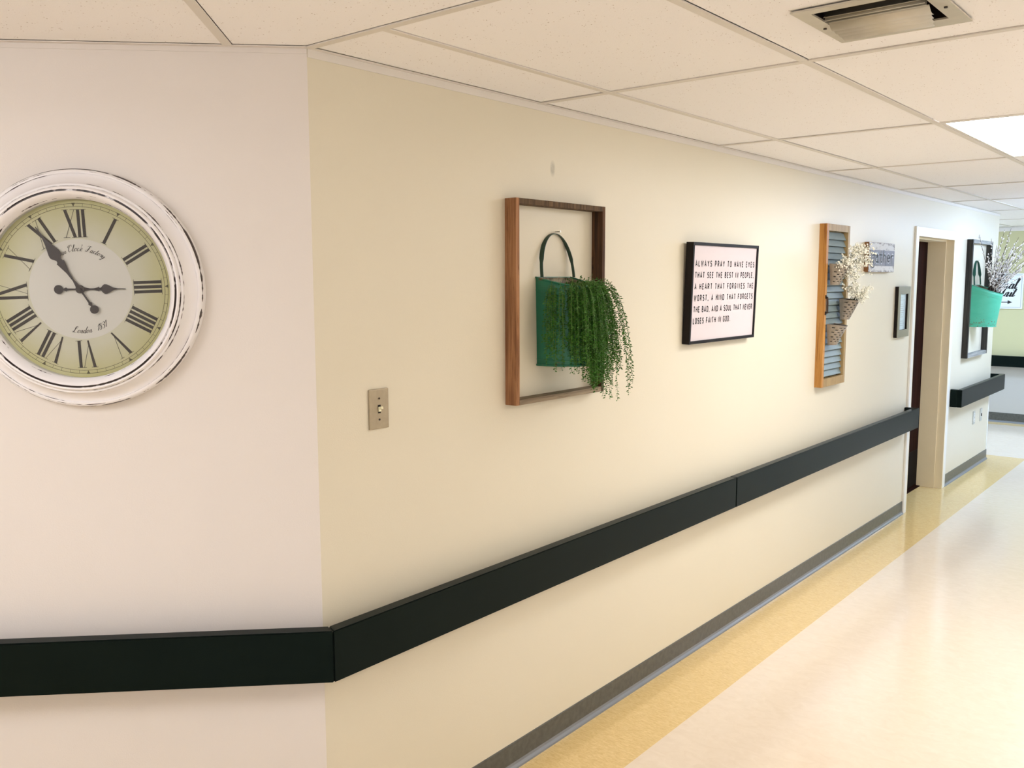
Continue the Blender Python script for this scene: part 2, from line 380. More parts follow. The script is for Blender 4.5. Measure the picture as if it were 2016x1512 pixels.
# bars of the corridor grid
GZ0, GZ1 = CEIL, CEIL + 0.003
for x in LX[1:-1]:
    y0 = 0.0 if x > 0 else WEND
    box(g, (x - BW, y0, GZ0), (x + BW, FAR - 0.002, GZ1))
for yy in TY[:-1]:
    box(g, (0.002 if yy < WEND else -4.19, yy - BW, GZ0 - 0.0002), (RX - 0.002, yy + BW, GZ1))
# turned grid
e1 = (S2, S2)                 # along the clock wall, towards the corner
e2 = (S2, -S2)                # away from the clock wall
def P(u, n): return (-u * e1[0] + n * e2[0], -u * e1[1] + n * e2[1])
us = [-5.0 + 0.0] + [0.192 + 0.63 * k for k in range(-8, 8)]; ns = [0.0, 0.63, 1.26, 1.89, 2.52, 3.15, 3.78, 4.41, 5.04, 5.67, 6.3]
def clipA(poly, m):
    poly = clip(poly, (0, 1), -m); poly = clip(poly, (1, 0), RX - m) if poly else poly
    poly = clip(poly, (0, -1), -BACK) if poly else poly
    poly = clip(poly, (-1, 0), 4.15) if poly else poly
    return poly
for i in range(len(us) - 1):
    for j in range(len(ns) - 1):
        u0, u1, n0, n1 = us[i] + gap(), us[i + 1] - gap(), ns[j] + (gap() if j else 0.02), ns[j + 1] - gap()
        poly = clipA([P(u0, n0), P(u1, n0), P(u1, n1), P(u0, n1)], gap())
        if len(poly) > 2: tilepoly(poly)
def barpoly(a, b, c, d):
    poly = clipA([a, b, c, d], 0.0)
    if len(poly) > 2: prism(g, ccw(poly), GZ0 + 0.0003, GZ1)
for u in us[1:]: barpoly(P(u - BW, 0.001), P(u + BW, 0.001), P(u + BW, 7), P(u - BW, 7))
for n in ns[1:]: barpoly(P(-5, n - BW), P(5, n - BW), P(5, n + BW), P(-5, n + BW))
# dark slab standing in for the shade above the tiles, seen through the gaps
prism(bm, ccw([(-4.2, BACK), (RX, BACK), (RX, FAR), (-4.2, FAR)]), CEIL + 0.15, CEIL + 0.19, 1)
struct(tobj('ceiling', bm, [M_tile, M_dark]))
struct(tobj('trim_1', g, M_grid))
# wall angle mouldings
def angle_B(bm, y0, y1, dx=1):
    box(bm, (0, y0, CEIL), (0.016, y1, CEIL + 0.002)); box(bm, (0, y0, CEIL - 0.020), (0.0025, y1, CEIL))
bm = bmesh.new(); angle_B(bm, 0.001, WEND)
box(bm, (-4.19, WEND, CEIL - 0.02), (0.0, WEND + 0.003, CEIL)); box(bm, (-4.19, FAR - 0.012, CEIL - 0.045), (RX, FAR, CEIL))
struct(tobj('trim_2', bm, M_grid))
bm = bmesh.new(); prism(bm, ccw([P(0, 0), P(0.0, 0.020), P(LA, 0.020), P(LA, 0)]), CEIL, CEIL + 0.002)
prism(bm, ccw([P(0, 0), P(0.0, 0.003), P(LA, 0.003), P(LA, 0)]), CEIL - 0.012, CEIL)
struct(tobj('trim_3', bm, M_walla))

# baseboards with a coved toe
def basestrip(name, length, mw, h=0.094):
    bm = bmesh.new()
    prof = [(0, 0), (0.016, 0), (0.014, 0.006), (0.007, 0.013), (0.0045, 0.022), (0.004, h - 0.002), (0.0, h)]
    A = [bm.verts.new((0, p[1], p[0])) for p in prof]; B = [bm.verts.new((length, p[1], p[0])) for p in prof]
    for i in range(len(prof)):
        f = bm.faces.new((A[i], B[i], B[(i + 1) % len(prof)], A[(i + 1) % len(prof)])); f.material_index = 1 if i in (1, 2, 3) else 0
    bm.faces.new(A); bm.faces.new(B[::-1]); bmesh.ops.recalc_face_normals(bm, faces=bm.faces)
    return struct(tobj(name, bm, [M_base, M_toe], None, mw))
basestrip('baseboard_right', 5.234, frameB(0.0, 0.0)); basestrip('baseboard_end', WEND - 6.345, frameB(6.345, 0))
basestrip('baseboard_left', LA, frameA(LA, 0)); basestrip('baseboard_far', 7.2, frameF(-4.15, 0.0, FAR), 0.115)

# ------------------------------------------------------------------ door
d = bpy.data.objects.new('door_1', None); COL.objects.link(d); d['kind'] = 'structure'; d.location = (-T, (D0 + D1) / 2, 0)
def onto(o): o.matrix_parent_inverse = Matrix.Translation((-T, (D0 + D1) / 2, 0)).inverted(); return o
bm = bmesh.new()
box(bm, (0, D0 - 0.055, 0), (0.014, D0, DH + 0.048), 0, 0.002); box(bm, (0, D1, 0), (0.014, D1 + 0.068, DH + 0.048), 0, 0.002); box(bm, (0, D0, DH), (0.014, D1, DH + 0.048), 0, 0.002)
onto(tobj('casing', bm, M_door_trim, d))
bm = bmesh.new()
box(bm, (-T, D0 - 0.001, 0), (0.0138, D0 + 0.008, DH)); box(bm, (-T, D1 - 0.018, 0), (0.0138, D1 + 0.001, DH)); box(bm, (-T, D0 + 0.008, DH - 0.018), (0.0138, D1 - 0.018, DH + 0.001))
box(bm, (-T, D0 + 0.008, 0), (-0.045, D0 + 0.018, DH - 0.018)); box(bm, (-T, D1 - 0.03, 0), (-0.045, D1 - 0.018, DH - 0.018)); box(bm, (-T, D0 + 0.018, DH - 0.03), (-0.045, D1 - 0.03, DH - 0.018))
onto(tobj('jamb', bm, M_jamb, d))
onto(boxobj('door_leaf', (-T - 0.046, D0 - 0.02, 0.006), (-T - 0.001, D1 + 0.02, DH + 0.01), M_doorwood, d))
onto(boxobj('kick_plate', (-T - 0.001, D0 + 0.04, 0.02), (-T + 0.001, D1 - 0.04, 0.31), M_kick, d))
onto(boxobj('threshold', (-T - 0.05, D0 + 0.01, 0.0), (-T + 0.03, D1 - 0.01, 0.005), M_doorwood, d))
# corner guard where the corridor wall ends
bm = bmesh.new(); box(bm, (0, WEND - 0.028, 0.095), (0.003, WEND + 0.003, 0.66)); box(bm, (-0.028, WEND, 0.095), (0.0, WEND + 0.003, 0.66))
box(bm, (-0.05, WEND + 0.003, 0.095), (-0.02, WEND + 0.03, 2.0))
struct(tobj('trim_4', bm, M_guard))

# ------------------------------------------------------------------ handrails
RZ0, RZ1, RN0, RN1 = 0.643, 0.784, 0.052, 0.090
def rail(mw, s0, s1, label, mit0=0.0, mit1=0.0, ret0=False, ret1=False, blocks=(), z0=RZ0, z1=RZ1, n1=RN1, longret=0.0):
    root = thing('handrail', label, 'handrail', mw @ Matrix.Translation((s0, z0, 0)), 'charcoal wooden handrails along the walls')
    bm = bmesh.new(); h = z1 - z0; L = s1 - s0; n0 = n1 - 0.038
    v = [bm.verts.new(p) for p in ((mit0 * n0, 0, n0), (L - mit1 * n0, 0, n0), (L - mit1 * n0, h, n0), (mit0 * n0, h, n0), (mit0 * n1, 0, n1), (L - mit1 * n1, 0, n1), (L - mit1 * n1, h, n1), (mit0 * n1, h, n1))]
    for q in ((0, 3, 2, 1), (4, 5, 6, 7), (0, 1, 5, 4), (3, 7, 6, 2), (0, 4, 7, 3), (1, 2, 6, 5)): bm.faces.new([v[i] for i in q])
    bmesh.ops.bevel(bm, geom=list(bm.edges), offset=0.0025, segments=2, affect='EDGES')
    tobj('board', bm, M_rail, root)
    for flag, a in ((ret0, 0.0), (ret1, L - 0.038)):
        if flag: boxobj('end_return', (a, 0.0, 0.0005 - (longret if a else 0)), (a + 0.038, h, n0 - 0.0005), M_rail, root, None, 0.002)
    for s in blocks: boxobj('bracket', (s - s0, 0.03, 0.0), (s - s0 + 0.05, h - 0.03, n0 + 0.001), M_rail, root)
    return root
tn = math.tan(radians(22.5))
rail(frameA(0, 0), -2.6, -0.0005, 'black handrail board running under the large round clock', mit1=-tn, ret0=True, blocks=(-2.0, -1.2, -0.35))
rail(frameB(0, 0), 0.0005, 2.328, 'nearest handrail on the long wall, from the corner to the seam', mit0=-tn, blocks=(0.3, 1.2, 2.1))
rail(frameB(0, 0), 2.334, 5.225, 'second handrail board on the long wall, ending at the brown door', ret1=True, blocks=(2.7, 3.6, 4.4))
rail(frameB(0, 0), 6.415, 8.005, 'short handrail beyond the door under the mint bucket', ret0=True, ret1=True, blocks=(6.9, 7.5), z0=0.652, z1=0.796, longret=0.25)
rail(frameF(0, 0, FAR), -4.1, 2.9, 'black handrail across the far green and white wall', blocks=(-1.5, 0.0, 1.5), z0=0.668, z1=0.795, ret0=True, ret1=True)

# ------------------------------------------------------------------ clock
mwc = frameA(0.571, 1.6775, 0.0, radians(1.9))
clock = thing('wall_clock', 'large round distressed white wall clock with Roman numerals, left of the corner', 'clock', mwc)
prof = [(0.222, 0.0), (0.222, 0.046), (0.2245, 0.053), (0.229, 0.062), (0.234, 0.069), (0.239, 0.0715), (0.2405, 0.067), (0.2432, 0.067), (0.2442, 0.0705), (0.248, 0.071), (0.2515, 0.068), (0.2525, 0.063), (0.255, 0.0635), (0.258, 0.062), (0.2592, 0.057), (0.262, 0.049), (0.267, 0.041), (0.274, 0.035), (0.281, 0.0315), (0.2855, 0.0305), (0.2868, 0.033), (0.291, 0.033), (0.295, 0.030), (0.2975, 0.024), (0.2985, 0.015), (0.2985, 0.0)]
bm = bmesh.new(); N = 160; rings = []
for r, z in prof: rings.append([bm.verts.new((r * cos(2 * pi * k / N), r * sin(2 * pi * k / N), z)) for k in range(N)])
for A, B in zip(rings, rings[1:]):
    for k in range(N): bm.faces.new((A[k], B[k], B[(k + 1) % N], A[(k + 1) % N]))
tobj('rim', bm, M_rim, clock, None, True)
bm = bmesh.new(); prism(bm, [(0.223 * cos(2 * pi * k / N), 0.223 * sin(2 * pi * k / N)) for k in range(N)], 0.002, 0.028)
dial = tobj('dial', bm, M_dial, clock)
bm = bmesh.new(); prism(bm, [(0.2215 * cos(2 * pi * k / N), 0.2215 * sin(2 * pi * k / N)) for k in range(N)], 0.0435, 0.0445)
tobj('glass', bm, M_glass, clock)
DZ = 0.0282
# minute track
bm = bmesh.new()
for rr in (0.2125, 0.2045): ribbon(bm, [(rr * cos(2 * pi * k / 120), rr * sin(2 * pi * k / 120)) for k in range(121)], 0.0010, DZ)
for k in range(60):
    a = 2 * pi * k / 60
    if k % 5 == 0:
        c_, s_ = sin(a), cos(a); tpts = [(0.2045, 0.0), (0.2135, -0.0045), (0.2135, 0.0045)]
        vs = [bm.verts.new((q * c_ + w_ * s_, q * s_ - w_ * c_, DZ + 0.0006)) for q, w_ in tpts]; f = bm.faces.new(vs); f.normal_update()
        if f.normal.z < 0: f.normal_flip()
    else: ribbon(bm, [(0.2045 * sin(a), 0.2045 * cos(a)), (0.2125 * sin(a), 0.2125 * cos(a))], 0.0008, DZ)
tobj('minute_track', bm, M_hair, dial)
# numerals: x position across, height 0 (inner) .. 1 (outer)
NUM = {1: 'I', 2: 'II', 3: 'III', 4: 'IIII', 5: 'V', 6: 'VI', 7: 'VII', 8: 'VIII', 9: 'IX', 10: 'X', 11: 'XI', 12: 'XII'}
HH, R0 = 0.068, 0.129
ADV = {'I': 0.0118, 'V': 0.033, 'X': 0.030}
for hr, s in NUM.items():
    bm = bmesh.new(); W = sum(ADV[c] for c in s); x = -W / 2
    th, hl = 0.0076, 0.0010
    for c in s:
        a = ADV[c]; x0, x1 = x + 0.005, x + a - 0.005
        if c == 'I':
            xc = x + a / 2; ribbon(bm, [(xc, 0), (xc, HH)], th, DZ)
            for yy in (0, HH): ribbon(bm, [(xc - a * .68, yy), (xc + a * .68, yy)], hl, DZ, 0.0006)
        elif c == 'V':
            ribbon(bm, [(x0, HH), (x + a * .52, 0.0)], [th, 0.004], DZ); ribbon(bm, [(x1 + 0.003, HH), (x + a * .5, 0.012)], hl, DZ, 0.0006)
            ribbon(bm, [(x0 - 0.008, HH), (x0 + 0.008, HH)], hl, DZ, 0.0006); ribbon(bm, [(x1 - 0.003, HH), (x1 + 0.008, HH)], hl, DZ, 0.0006)
        else:
            ribbon(bm, [(x0, HH), (x1, 0)], th, DZ); ribbon(bm, [(x1 + 0.002, HH), (x0 - 0.002, 0)], hl, DZ, 0.0006)
            for xx in (x0, x1):
                for yy in (0, HH): ribbon(bm, [(xx - 0.008, yy), (xx + 0.008, yy)], hl, DZ, 0.0006)
        x += a
    bmesh.ops.transform(bm, matrix=Matrix.Rotation(-2 * pi * hr / 12, 4, 'Z') @ Matrix.Translation((0, R0, 0)), verts=bm.verts)
    tobj('numeral', bm, M_ink2, dial)
# hands: outline by (distance, half width)
def hand(name, prof, ang, z, tailL, tailR):
    bm = bmesh.new(); pts = prof
    top = [(y, x) for x, y in pts]; poly = [(-hw, d) for d, hw in pts] + [(hw, d) for d, hw in reversed(pts)]
    # strips keep the concave outline clean
    def strip(pr):
        for (d0, h0), (d1, h1) in zip(pr, pr[1:]):
            q = [(-h0, d0), (h0, d0), (h1, d1), (-h1, d1)]
            prism(bm, ccw(q), z, z + 0.0012)
    strip(pts)
    strip([(-tailL + tailR, 0.0022), (-tailL + tailR + 0.004, 0.0035), (-tailL + tailR + 0.007, 0.0052), (-tailL + tailR + 0.010, 0.0024), (0.0, 0.0018)])
    prism(bm, [(tailR * cos(2 * pi * k / 28), -tailL + tailR * sin(2 * pi * k / 28)) for k in range(28)], z + 0.0001, z + 0.0013)
    prism(bm, [(0.0105 * cos(2 * pi * k / 28), 0.0105 * sin(2 * pi * k / 28)) for k in range(28)], z + 0.0002, z + 0.0016)
    bmesh.ops.transform(bm, matrix=Matrix.Rotation(-ang, 4, 'Z'), verts=bm.verts)
    return tobj(name, bm, M_hand, clock)
hand('hour_hand', [(0, 0.009), (0.012, 0.0045), (0.024, 0.002), (0.034, 0.0024), (0.043, 0.0045), (0.0445, 0.006), (0.047, 0.003), (0.051, 0.004), (0.054, 0.0085), (0.059, 0.0122), (0.064, 0.0118), (0.071, 0.0085), (0.080, 0.0035), (0.090, 0.0015), (0.110, 0.0008)], radians(89.5 + 1.9), 0.0325, 0.052, 0.0112)
hand('minute_hand', [(0, 0.009), (0.012, 0.0045), (0.026, 0.0022), (0.050, 0.0036), (0.072, 0.0085), (0.078, 0.0098), (0.0795, 0.0112), (0.082, 0.0068), (0.087, 0.0062), (0.092, 0.0095), (0.096, 0.0135), (0.101, 0.0150), (0.107, 0.0145), (0.120, 0.0105), (0.135, 0.0058), (0.150, 0.0028), (0.182, 0.0008)], radians(-32.5 + 1.9), 0.0350, 0.060, 0.0106)
bm = bmesh.new(); prism(bm, [(0.004 * cos(2 * pi * k / 20), 0.004 * sin(2 * pi * k / 20)) for k in range(20)], 0.028, 0.039); tobj('pivot', bm, M_hand, clock)

# ------------------------------------------------------------------ stroke lettering
def arc(cx, cy, rx, ry, a0, a1, n=9): return [(cx + rx * cos(radians(a0 + (a1 - a0) * i / n)), cy + ry * sin(radians(a0 + (a1 - a0) * i / n))) for i in range(n + 1)]
G = {   # glyph: (width, strokes) in a box one unit high
 'A': (.56, [[(0, 0), (.28, 1), (.56, 0)], [(.09, .28), (.47, .28)]]),
 'B': (.48, [[(0, 0), (0, 1), (.22, 1)] + arc(.22, .76, .22, .24, 90, -90) + [(0, .52)], [(.22, .52)] + arc(.22, .26, .26, .26, 90, -90) + [(0, 0)]]),
 'D': (.50, [[(0, 0), (0, 1), (.2, 1)] + arc(.22, .72, .28, .28, 90, 0, 5) + arc(.22, .28, .28, .28, 0, -90, 5) + [(0, 0)]]),
 'E': (.42, [[(.42, 1), (0, 1), (0, 0), (.42, 0)], [(0, .51), (.36, .51)]]),
 'F': (.42, [[(.42, 1), (0, 1), (0, 0)], [(0, .5), (.36, .5)]]),
 'G': (.50, [arc(.25, .74, .25, .26, 10, 180) + arc(.25, .26, .25, .26, 180, 360) + [(.5, .47), (.27, .47)]]),
 'H': (.50, [[(0, 0), (0, 1)], [(.5, 0), (.5, 1)], [(0, .51), (.5, .51)]]),
 'I': (.06, [[(.03, 0), (.03, 1)]]),
 'L': (.40, [[(0, 1), (0, 0), (.4, 0)]]),
 'M': (.60, [[(0, 0), (0, 1), (.3, .38), (.6, 1), (.6, 0)]]),
 'N': (.50, [[(0, 0), (0, 1), (.5, 0), (.5, 1)]]),
 'O': (.50, [arc(.25, .74, .25, .26, 0, 180) + arc(.25, .26, .25, .26, 180, 360) + [(.5, .74)]]),
 'P': (.48, [[(0, 0), (0, 1), (.22, 1)] + arc(.22, .72, .26, .28, 90, -90) + [(0, .44)]]),
 'R': (.50, [[(0, 0), (0, 1), (.22, 1)] + arc(.22, .73, .26, .27, 90, -90) + [(0, .46)], [(.24, .46), (.5, 0)]]),
 'S': (.48, [arc(.24, .755, .22, .245, 25, 270) + arc(.24, .25, .24, .26, 90, -155)]),
 'T': (.48, [[(0, 1), (.48, 1)], [(.24, 1), (.24, 0)]]),
 'U': (.50, [[(0, 1), (0, .26)] + arc(.25, .26, .25, .26, 180, 360) + [(.5, 1)]]),
 'V': (.54, [[(0, 1), (.27, 0), (.54, 1)]]),
 'W': (.76, [[(0, 1), (.19, 0), (.38, .95), (.57, 0), (.76, 1)]]),
 'Y': (.52, [[(0, 1), (.26, .46), (.52, 1)], [(.26, .46), (.26, 0)]]),
 ',': (.10, [[(.07, .12), (.02, -.16)]]), '.': (.10, [[(.05, .0), (.05, .13)]]), ' ': (.20, []),
}
def setline(bm, s, x0, x1, yb, h, wt, z, table=G, xs=1.0, just=True):
    adv = [table[c][0] * h * xs for c in s]; gapn = len(s) - 1
    sp = (x1 - x0 - sum(adv)) / gapn if just else 0.16 * h
    x = x0
    for c, a in zip(s, adv):
        for st in table[c][1]: ribbon(bm, [(x + p[0] * h * xs, yb + p[1] * h) for p in st], wt, z)
        x += a + sp
# quote sign
sign = thing('quote_sign', 'framed white quote sign with black capitals, between bucket and shutter', 'sign', frameB(2.270, 1.6375, 0.0065) @ Matrix.Rotation(0.030, 4, 'X'))
SW, SH, SD = 0.640, 0.434, 0.036
bm = bmesh.new()
for a, b in (((-SW/2, -SH/2), (-SW/2 + .012, SH/2)), ((SW/2 - .012, -SH/2), (SW/2, SH/2)), ((-SW/2 + .012, SH/2 - .013), (SW/2 - .012, SH/2)), ((-SW/2 + .012, -SH/2), (SW/2 - .012, -SH/2 + .013))):
    box(bm, (*a, 0.001), (*b, SD), 0, 0.001)
tobj('frame', bm, M_black, sign)
pnl = boxobj('panel', (-SW/2 + .012, -SH/2 + .013, 0.006), (SW/2 - .012, SH/2 - .013, SD - 0.006), M_paper, sign)
rows = ['ALWAYS PRAY TO HAVE EYES', 'THAT SEE THE BEST IN PEOPLE,', 'A HEART THAT FORGIVES THE', 'WORST, A MIND THAT FORGETS', 'THE BAD, AND A SOUL THAT NEVER', 'LOSES FAITH IN GOD.']
bm = bmesh.new()
for i, s in enumerate(rows):
    zb = 1.754 - 0.0492 * i; xr = 2.566 if i < 5 else 2.343
    setline(bm, s, 1.986 - 2.270, xr - 0.008 - 2.270, zb - 1.6375, 0.0225, 0.0052, SD - 0.006)
tobj('lettering', bm, M_ink, pnl)

# handwriting glyphs (slanted), for the dial and the far sign
C = {
 'n': (.50, [[(.0, .05), (.10, .42)], [(.03, .0), (.14, .36), (.24, .44), (.31, .36), (.24, .04), (.33, .0), (.46, .14)]]),
 'u': (.50, [[(.08, .44), (.02, .08), (.12, .0), (.25, .12), (.33, .44)], [(.33, .44), (.27, .06), (.36, .0), (.48, .14)]]),
 'e': (.38, [[(.02, .18), (.22, .26), (.24, .40), (.14, .44), (.03, .28), (.04, .08), (.14, .0), (.34, .14)]]),
 'l': (.26, [[(.0, .14), (.20, .70), (.24, .95), (.14, .92), (.04, .12), (.12, .0), (.24, .12)]]),
 'o': (.40, [[(.22, .44), (.06, .34), (.02, .12), (.12, .0), (.26, .10), (.29, .34), (.20, .44), (.38, .36)]]),
 'c': (.36, [[(.28, .36), (.18, .44), (.04, .28), (.03, .08), (.13, .0), (.32, .14)]]),
 'k': (.44, [[(.02, .0), (.16, .60), (.22, .95), (.12, .9)], [(.08, .22), (.28, .42), (.32, .32), (.12, .22), (.26, .0), (.40, .12)]]),
 'a': (.46, [[(.30, .38), (.18, .44), (.04, .28), (.03, .07), (.12, .0), (.24, .14), (.33, .44)], [(.33, .44), (.28, .06), (.35, .0), (.46, .14)]]),
 't': (.30, [[(.18, .80), (.04, .10), (.11, .0), (.26, .14)], [(.02, .50), (.26, .52)]]),
 'r': (.36, [[(.02, .06), (.12, .46), (.18, .38), (.29, .38), (.22, .06), (.34, .10)]]),
 'y': (.46, [[(.06, .44), (.04, .08), (.13, .0), (.26, .14), (.34, .44)], [(.34, .44), (.18, -.34), (.02, -.36), (.44, .10)]]),
 'd': (.46, [[(.26, .38), (.14, .44), (.02, .26), (.03, .05), (.13, .0), (.24, .14)], [(.44, .98), (.26, .10), (.32, .0), (.44, .12)]]),
 'i': (.24, [[(.02, .08), (.11, .44)], [(.11, .44), (.05, .06), (.12, .0), (.24, .14)], [(.16, .62), (.18, .70)]]),
 'C': (.66, [[(.52, .72), (.58, .92), (.44, 1.0), (.20, .74), (.10, .30), (.22, .02), (.42, .10), (.58, .30)], [(.44, 1.0), (.14, .96), (.0, .74), (.08, .62)]]),
 'F': (.74, [[(.10, .82), (.22, .98), (.72, .94)], [(.44, .96), (.30, .22), (.12, .0), (-.04, .08), (.02, .20)], [(.20, .48), (.54, .52)]]),
 'L': (.74, [[(.14, .72), (.30, .60), (.52, .84), (.44, 1.0), (.30, .86), (.20, .16), (.04, .0), (-.04, .10), (.12, .14), (.36, .0), (.66, .10)]]),
 'U': (.66, [[(.02, .86), (.14, 1.0), (.20, .86), (.08, .24), (.18, .02), (.36, .14), (.56, 1.0)], [(.56, 1.0), (.44, .16), (.50, .0), (.64, .14)]]),
 '1': (.24, [[(.0, .66), (.20, .98), (.04, .0)]]),
 '8': (.40, [[(.30, .86), (.20, .98), (.08, .82), (.16, .60), (.24, .40), (.20, .08), (.08, .0), (.0, .18), (.10, .42), (.26, .58), (.32, .80), (.24, .96)]]),
 '3': (.38, [[(.06, .86), (.18, .98), (.30, .86), (.26, .64), (.10, .54), (.24, .46), (.24, .14), (.10, .0), (.0, .12)]]),
 ' ': (.30, []),
}
def smoothline(p, n=4):
    if len(p) < 3: return p
    q = [p[0]] + list(p) + [p[-1]]; out = []
    for i in range(1, len(q) - 2):
        for k in range(n):
            s = k / n; out.append(tuple(0.5 * ((2 * q[i][j]) + (-q[i-1][j] + q[i+1][j]) * s + (2*q[i-1][j] - 5*q[i][j] + 4*q[i+1][j] - q[i+2][j]) * s * s + (-q[i-1][j] + 3*q[i][j] - 3*q[i+1][j] + q[i+2][j]) * s ** 3) for j in (0, 1)))
    out.append(p[-1]); return out
def scriptw(pts, wt):
    ws = []
    for i in range(len(pts)):
        a, b = pts[max(0, i - 1)], pts[min(len(pts) - 1, i + 1)]
        dx, dy = b[0] - a[0], b[1] - a[1]; L = math.hypot(dx, dy) or 1
        ws.append(wt * (0.45 + 1.0 * (max(0, -dy / L)) + 0.15 * abs(dy / L)))
    return ws
def arctext(bm, s, r, a0, h, wt, up=True, track=1.0, sl=0.25):
    a = radians(a0)
    for c in s:
        wd, sts = C[c]; wd *= h * track; am = a + (wd / 2 / r) * (1 if up else -1)
        for st in sts:
            pts = [((p[0] * h + p[1] * h * sl) * track - wd / 2, p[1] * h) for p in smoothline(st)]
            if up: M = lambda q: (sin(am) * (r + q[1]) + cos(am) * q[0], cos(am) * (r + q[1]) - sin(am) * q[0])
            else: M = lambda q: (sin(am) * (r - q[1]) - cos(am) * q[0], cos(am) * (r - q[1]) + sin(am) * q[0])
            ribbon(bm, [M(q) for q in pts], scriptw(pts, wt), DZ)
        a += (wd / r) * (1 if up else -1)
bm = bmesh.new()
arctext(bm, 'nue', 0.094, -28, 0.0145, 0.0011, True, 1.0)
arctext(bm, 'Clock', 0.095, -14, 0.0165, 0.0010, True, 1.0)
arctext(bm, 'Factory', 0.095, 11, 0.0155, 0.0011, True, 1.0)
tobj('lettering', bm, M_ink2, dial); bm = bmesh.new()
arctext(bm, 'London', 0.110, 196, 0.0165, 0.0012, False, 1.0)
arctext(bm, '1831', 0.110, 163, 0.0150, 0.0012, False, 1.45)
tobj('lettering', bm, M_ink2, dial)

# ------------------------------------------------------------------ light switch
sw = thing('light_switch', 'stainless light switch plate with ivory toggle, right of the corner', 'light switch', frameB(0.214, 1.337))
bm = bmesh.new(); box(bm, (-0.036, -0.057, 0.0), (0.036, 0.057, 0.006), 0, 0.0025)
pl = tobj('plate', bm, M_steel, sw)
boxobj('toggle_slot', (-0.005, -0.012, 0.0062), (0.005, 0.012, 0.0066), M_black, pl)
bm = bmesh.new(); box(bm, (-0.0042, -0.008, 0.003), (0.0042, 0.006, 0.009), 0, 0.001)
box(bm, (-0.0038, -0.003, 0.008), (0.0038, 0.0045, 0.020), 0, 0.0015); bmesh.ops.rotate(bm, verts=bm.verts, matrix=Matrix.Rotation(radians(-18), 3, 'X'), cent=(0, 0, 0.006))
tobj('toggle', bm, M_ivory, sw)
for s in (-1, 1):
    bm = bmesh.new(); prism(bm, [(0.003 * cos(2*pi*k/12), s * 0.030 + 0.003 * sin(2*pi*k/12)) for k in range(12)], 0.006, 0.0072); tobj('screw', bm, M_zincd, pl)

# ------------------------------------------------------------------ wall buckets
def pocket_rings(W0, D0_, W1, D1_, H, tilt, nseg=28, rows=14, back=0.001):
    """rows of rings; ring = flat back at z=back and a bowed front; tilt lowers the rim toward the front"""
    out = []
    for j in range(rows + 1):
        t_ = j / rows; W = W1 + (W0 - W1) * t_; D = D1_ + (D0_ - D1_) * t_; ring = []
        for k in range(nseg + 1):
            a = pi * k / nseg; cx = -cos(a); sz = sin(a) ** 0.85 if k not in (0, nseg) else 0.0
            yy = -H + H * t_ - tilt * t_ * sz
            ring.append((cx * W / 2, yy, back + D * sz))
        out.append(ring)
    return out
def bucket_thing(label, mw, W0, D0_, W1, D1_, H, tilt, mat, strapmat, handle, extra):
    root = thing('wall_bucket', label, 'bucket', mw)
    rings = pocket_rings(W0, D0_, W1, D1_, H, tilt); bm = bmesh.new()
    V = [[bm.verts.new(p) for p in r] for r in rings]
    for A, B in zip(V, V[1:]):
        for k in range(len(A) - 1): bm.faces.new((A[k], A[k + 1], B[k + 1], B[k]))
    for A, B in zip(V, V[1:]): bm.faces.new((A[-1], A[0], B[0], B[-1]))
    bm.faces.new(V[0][::-1])
    body = tobj('body', bm, [mat, M_rust], root, None, True)
    md = body.modifiers.new('thick', 'SOLIDIFY'); md.thickness = 0.002; md.offset = -1; md.material_offset = 1; md.material_offset_rim = 0
    # rolled rim, pressed bead line and foot ring
    bm = bmesh.new(); tube(bm, [(p[0], p[1], p[2]) for p in rings[-1]] , 0.0028, n=8); tube(bm, [rings[-1][0], rings[-1][-1]], 0.0022, n=6)
    tobj('rim', bm, mat, body, None, True)
    bm = bmesh.new(); tube(bm, [(p[0] * 1.01, p[1] + 0.002, p[2] * 1.01) for p in rings[0]], 0.004, n=8); tobj('foot_ring', bm, mat, body, None, True); bm = bmesh.new()
    tube(bm, [(p[0] * 1.003, p[1], p[2] * 1.003) for p in rings[1]], 0.0016, n=6); tobj('bead', bm, mat, body, None, True); bm = bmesh.new()
    tube(bm, [(p[0] * 1.003, p[1], p[2] * 1.003) for p in rings[12]], 0.0016, n=6)
    tobj('bead', bm, mat, body, None, True)
    hx, hw, hh, hz = handle; bm = bmesh.new(); pts = []
    for k in range(33):
        a = pi * k / 32; pts.append((hx - hw * cos(a) * (1.0 if True else 1), hh * (sin(a) ** 0.9 if 0 < k < 32 else 0), hz * (1 - sin(a) * 0.9)))
    # flat strap: swept rectangle
    sec = []
    for i, p in enumerate(pts):
        a = Vector(pts[max(i - 1, 0)]); b = Vector(pts[min(i + 1, 32)]); dd = (b - a).normalized(); nn = Vector((0, 0, 1)); o_ = dd.cross(nn).normalized()
        wz = (0.0085 if H < 0.32 else 0.012) if 3 < i < 29 else 0.006; q = Vector(p)
        twist = nn + o_ * 0.15; twist.normalize(); tt = dd.cross(twist)
        sec.append([bm.verts.new(q + twist * (sx_ * wz) + tt * (sy_ * 0.001)) for sx_, sy_ in ((-1, -1), (1, -1), (1, 1), (-1, 1))])
    for A, B in zip(sec, sec[1:]):
        for k in range(4): bm.faces.new((A[k], A[(k + 1) % 4], B[(k + 1) % 4], B[k]))
    bm.faces.new(sec[0][::-1]); bm.faces.new(sec[-1]); bmesh.ops.recalc_face_normals(bm, faces=bm.faces)
    tobj('handle', bm, strapmat, root)
    return root, rings
